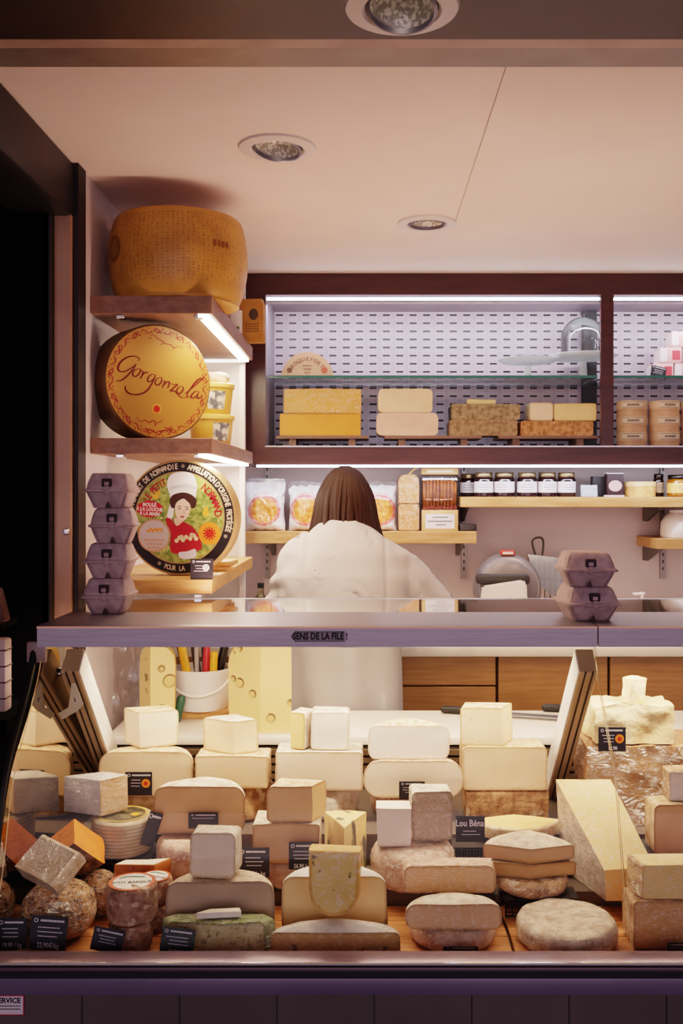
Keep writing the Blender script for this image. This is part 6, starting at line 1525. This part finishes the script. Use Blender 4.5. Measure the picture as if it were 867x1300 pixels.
# hair: a cap plus many tapered locks falling to the shoulders
mHair = M('brown_hair', '#160a06', '#351a0e', 30, lo=.35, hi=.7, rough=.55, stretch=(60, 60, 3), spec=.15)
bm = bmesh.new(); bmesh.ops.create_uvsphere(bm, u_segments=40, v_segments=24, radius=1)
bmesh.ops.delete(bm, geom=[v for v in bm.verts if (v.co.y > .55 and v.co.z < .42) or v.co.z < -.75], context='VERTS')
for v in bm.verts:
    a = math.atan2(v.co.x, v.co.y); q = 1 - .22 * max(0, v.co.z); v.co = Vector((v.co.x * .080 * q, v.co.y * .100 * q, v.co.z * .120)) * (1 + .02 * math.sin(a * 17))
bm.transform(hm); rr_ = random.Random(11)
hairbm = bm
for k in range(240):
    th = R(rr_.uniform(-128, 128)); ring_ = rr_.random()
    ca, sa = math.cos(th), math.sin(th)                    # th = 0 is the back of the head (toward the camera)
    dirv = Vector((sa, -ca, 0))
    def hp(f, z, out=0): return h + Vector((dirv.x * (.080 * f + out), dirv.y * (.098 * f + out), z))
    drop = -.212 + .05 * abs(sa) ** 2 * (1 if sa < 0 else .2) + rr_.uniform(-.06, .05)
    if sa < -.45: drop += .03
    swing = rr_.uniform(-.020, .020); fl = rr_.uniform(.0, .22) + (.10 if sa < -.5 and ring_ > .3 else 0)
    pts = [hp(.14, .119), hp(.56, .096), hp(.92, .035, .004 * ring_), hp(1.04, -.04, .008 * ring_), hp(1.10 + fl * .4, -.11, .014 * ring_), hp(1.12 + fl, drop, .012 * ring_) + Vector((swing, -.004, 0))]
    pts = smooth_line(pts, 4); n_ = len(pts); ph = rr_.uniform(0, 6); wa = rr_.uniform(.002, .010)
    for i_, q_ in enumerate(pts): u_ = i_ / (n_ - 1); q_ += Vector((math.cos(th), math.sin(th), 0)) * wa * u_ * math.sin(ph + u_ * 9) + dirv * (.012 * ring_ * u_); w = rr_.uniform(.003, .009)
    rad = [(w * (.6 + .6 * math.sin(PI * min(1, i / n_ * 1.1))) * (1 if i < n_ * .7 else max(.12, 1 - (i / n_ - .7) * 3)), .006 * (1 if i < n_ * .8 else .5)) for i in range(n_)]
    tube(hairbm, pts, rad, 7)
ob('hair', hairbm, mHair, person, angle=80)

# ------------------------------------------------------------------ lights
def area(name, loc, rot, sx, sy, power, col, spread=180):
    l = bpy.data.lights.new(name, 'AREA'); l.shape = 'RECTANGLE'; l.size = sx; l.size_y = sy; l.energy = power; l.color = lin(col)[:3]; l.spread = R(spread)
    o = bpy.data.objects.new(name, l); COL.objects.link(o); o.location = loc; o.rotation_euler = [R(a) for a in rot]; return o
def spot(name, loc, target, power, col, ang=70, blend=.7, rad=.04):
    l = bpy.data.lights.new(name, 'SPOT'); l.energy = power; l.color = lin(col)[:3]; l.spot_size = R(ang); l.spot_blend = blend; l.shadow_soft_size = rad
    o = bpy.data.objects.new(name, l); COL.objects.link(o); o.location = loc
    o.rotation_euler = (Vector(target) - Vector(loc)).to_track_quat('-Z', 'Y').to_euler(); return o
area('case_lamp', (.18, 2.055, 1.303), (12, 0, 0), 1.6, .03, 5.2, '#ffe4cf')
spot('ceiling_lamp_front', (X(352, 2.14), 2.14, 2.33), (.1, 2.5, 1.0), 17, '#ffd2a8', 90)
spot('ceiling_lamp_back', (X(542, 2.74), 2.74, 2.33), (.15, 3.0, 1.0), 18, '#ffd2a8', 95)
spot('ceiling_lamp_right', (.95, 2.4, 2.33), (.7, 2.7, 1.0), 18, '#ffd2a8', 95)
area('cabinet_lamp', (.55, 3.40, Z(386, CD)), (28, 0, 0), 1.9, .02, 4.5, '#efe8f6')
area('under_cabinet_lamp', (.5, 3.40, zb - .012), (10, 0, 0), 1.9, .015, 3, '#eaf0ff')
area('top_shelf_lamp', (X(269, 2.35) - .03, 2.76, Z(398, 2.35) - .012), (0, -18, 0), .02, .75, 3.5, '#ffe2bd')
area('middle_shelf_lamp', (X(269, 2.35) - .03, 2.76, Z(576, 2.35) - .012), (0, -18, 0), .02, .75, 3.0, '#ffe8cc')
area('front_fill', (.4, -6.0, 2.0), (88, 0, 0), 8.0, 3.4, 130, '#e6cfdc')  # added soft fill behind the camera for the opposite stalls' glow
area('bounce_fill', (.25, 2.30, 1.362), (180 - 12, 0, 0), 1.3, .04, 4.2, '#ffcab2')  # added uplight standing in for light bounced off case and worktops
W = bpy.data.worlds.new('hall'); SC.world = W; W.use_nodes = True
W.node_tree.nodes['Background'].inputs[0].default_value = lin('#7a6690'); W.node_tree.nodes['Background'].inputs[1].default_value = .15

# repeats share a group
for o in bpy.data.objects:
    if o.parent is None and o.get('label') and not o.get('group'):
        st = o.name.split('.')[0]
        if o.get('category') == 'cheese' and o.location.y < 2.3: o['group'] = 'cheeses in the display case'
        elif o.get('category') == 'cheese' and o.location.y > 3.4: o['group'] = 'cheeses in the wall cabinet'
        elif st in ('serving_board', 'display_riser', 'shelf_upright', 'cake_stand', 'knife', 'wooden_paddle', 'bread_loaf'):
            o['group'] = {'serving_board': 'wooden boards in the case', 'display_riser': 'black stands in the case', 'shelf_upright': 'metal shelf uprights on the back wall', 'cake_stand': 'glass cake stands',
                          'knife': 'knives on the white shelf', 'wooden_paddle': 'small wooden boards on the lower shelf', 'bread_loaf': 'bagged loaves on the oak shelf'}[st]

# ------------------------------------------------------------------ camera
cam = bpy.data.cameras.new('camera'); cam.sensor_fit = 'VERTICAL'; cam.sensor_height = 36; cam.sensor_width = 24
cam.lens = FPX / 1300 * 36; cam.shift_x = -(CX - 433.5) / 1300; cam.shift_y = -(650 - CY) / 1300; cam.clip_start = .02
co = bpy.data.objects.new('camera', cam); COL.objects.link(co); co.location = (0, 0, EYE); co.rotation_euler = (R(90), 0, 0); SC.camera = co
SC.view_settings.view_transform = 'Filmic'; SC.view_settings.look = 'Medium High Contrast'; SC.view_settings.exposure = .85
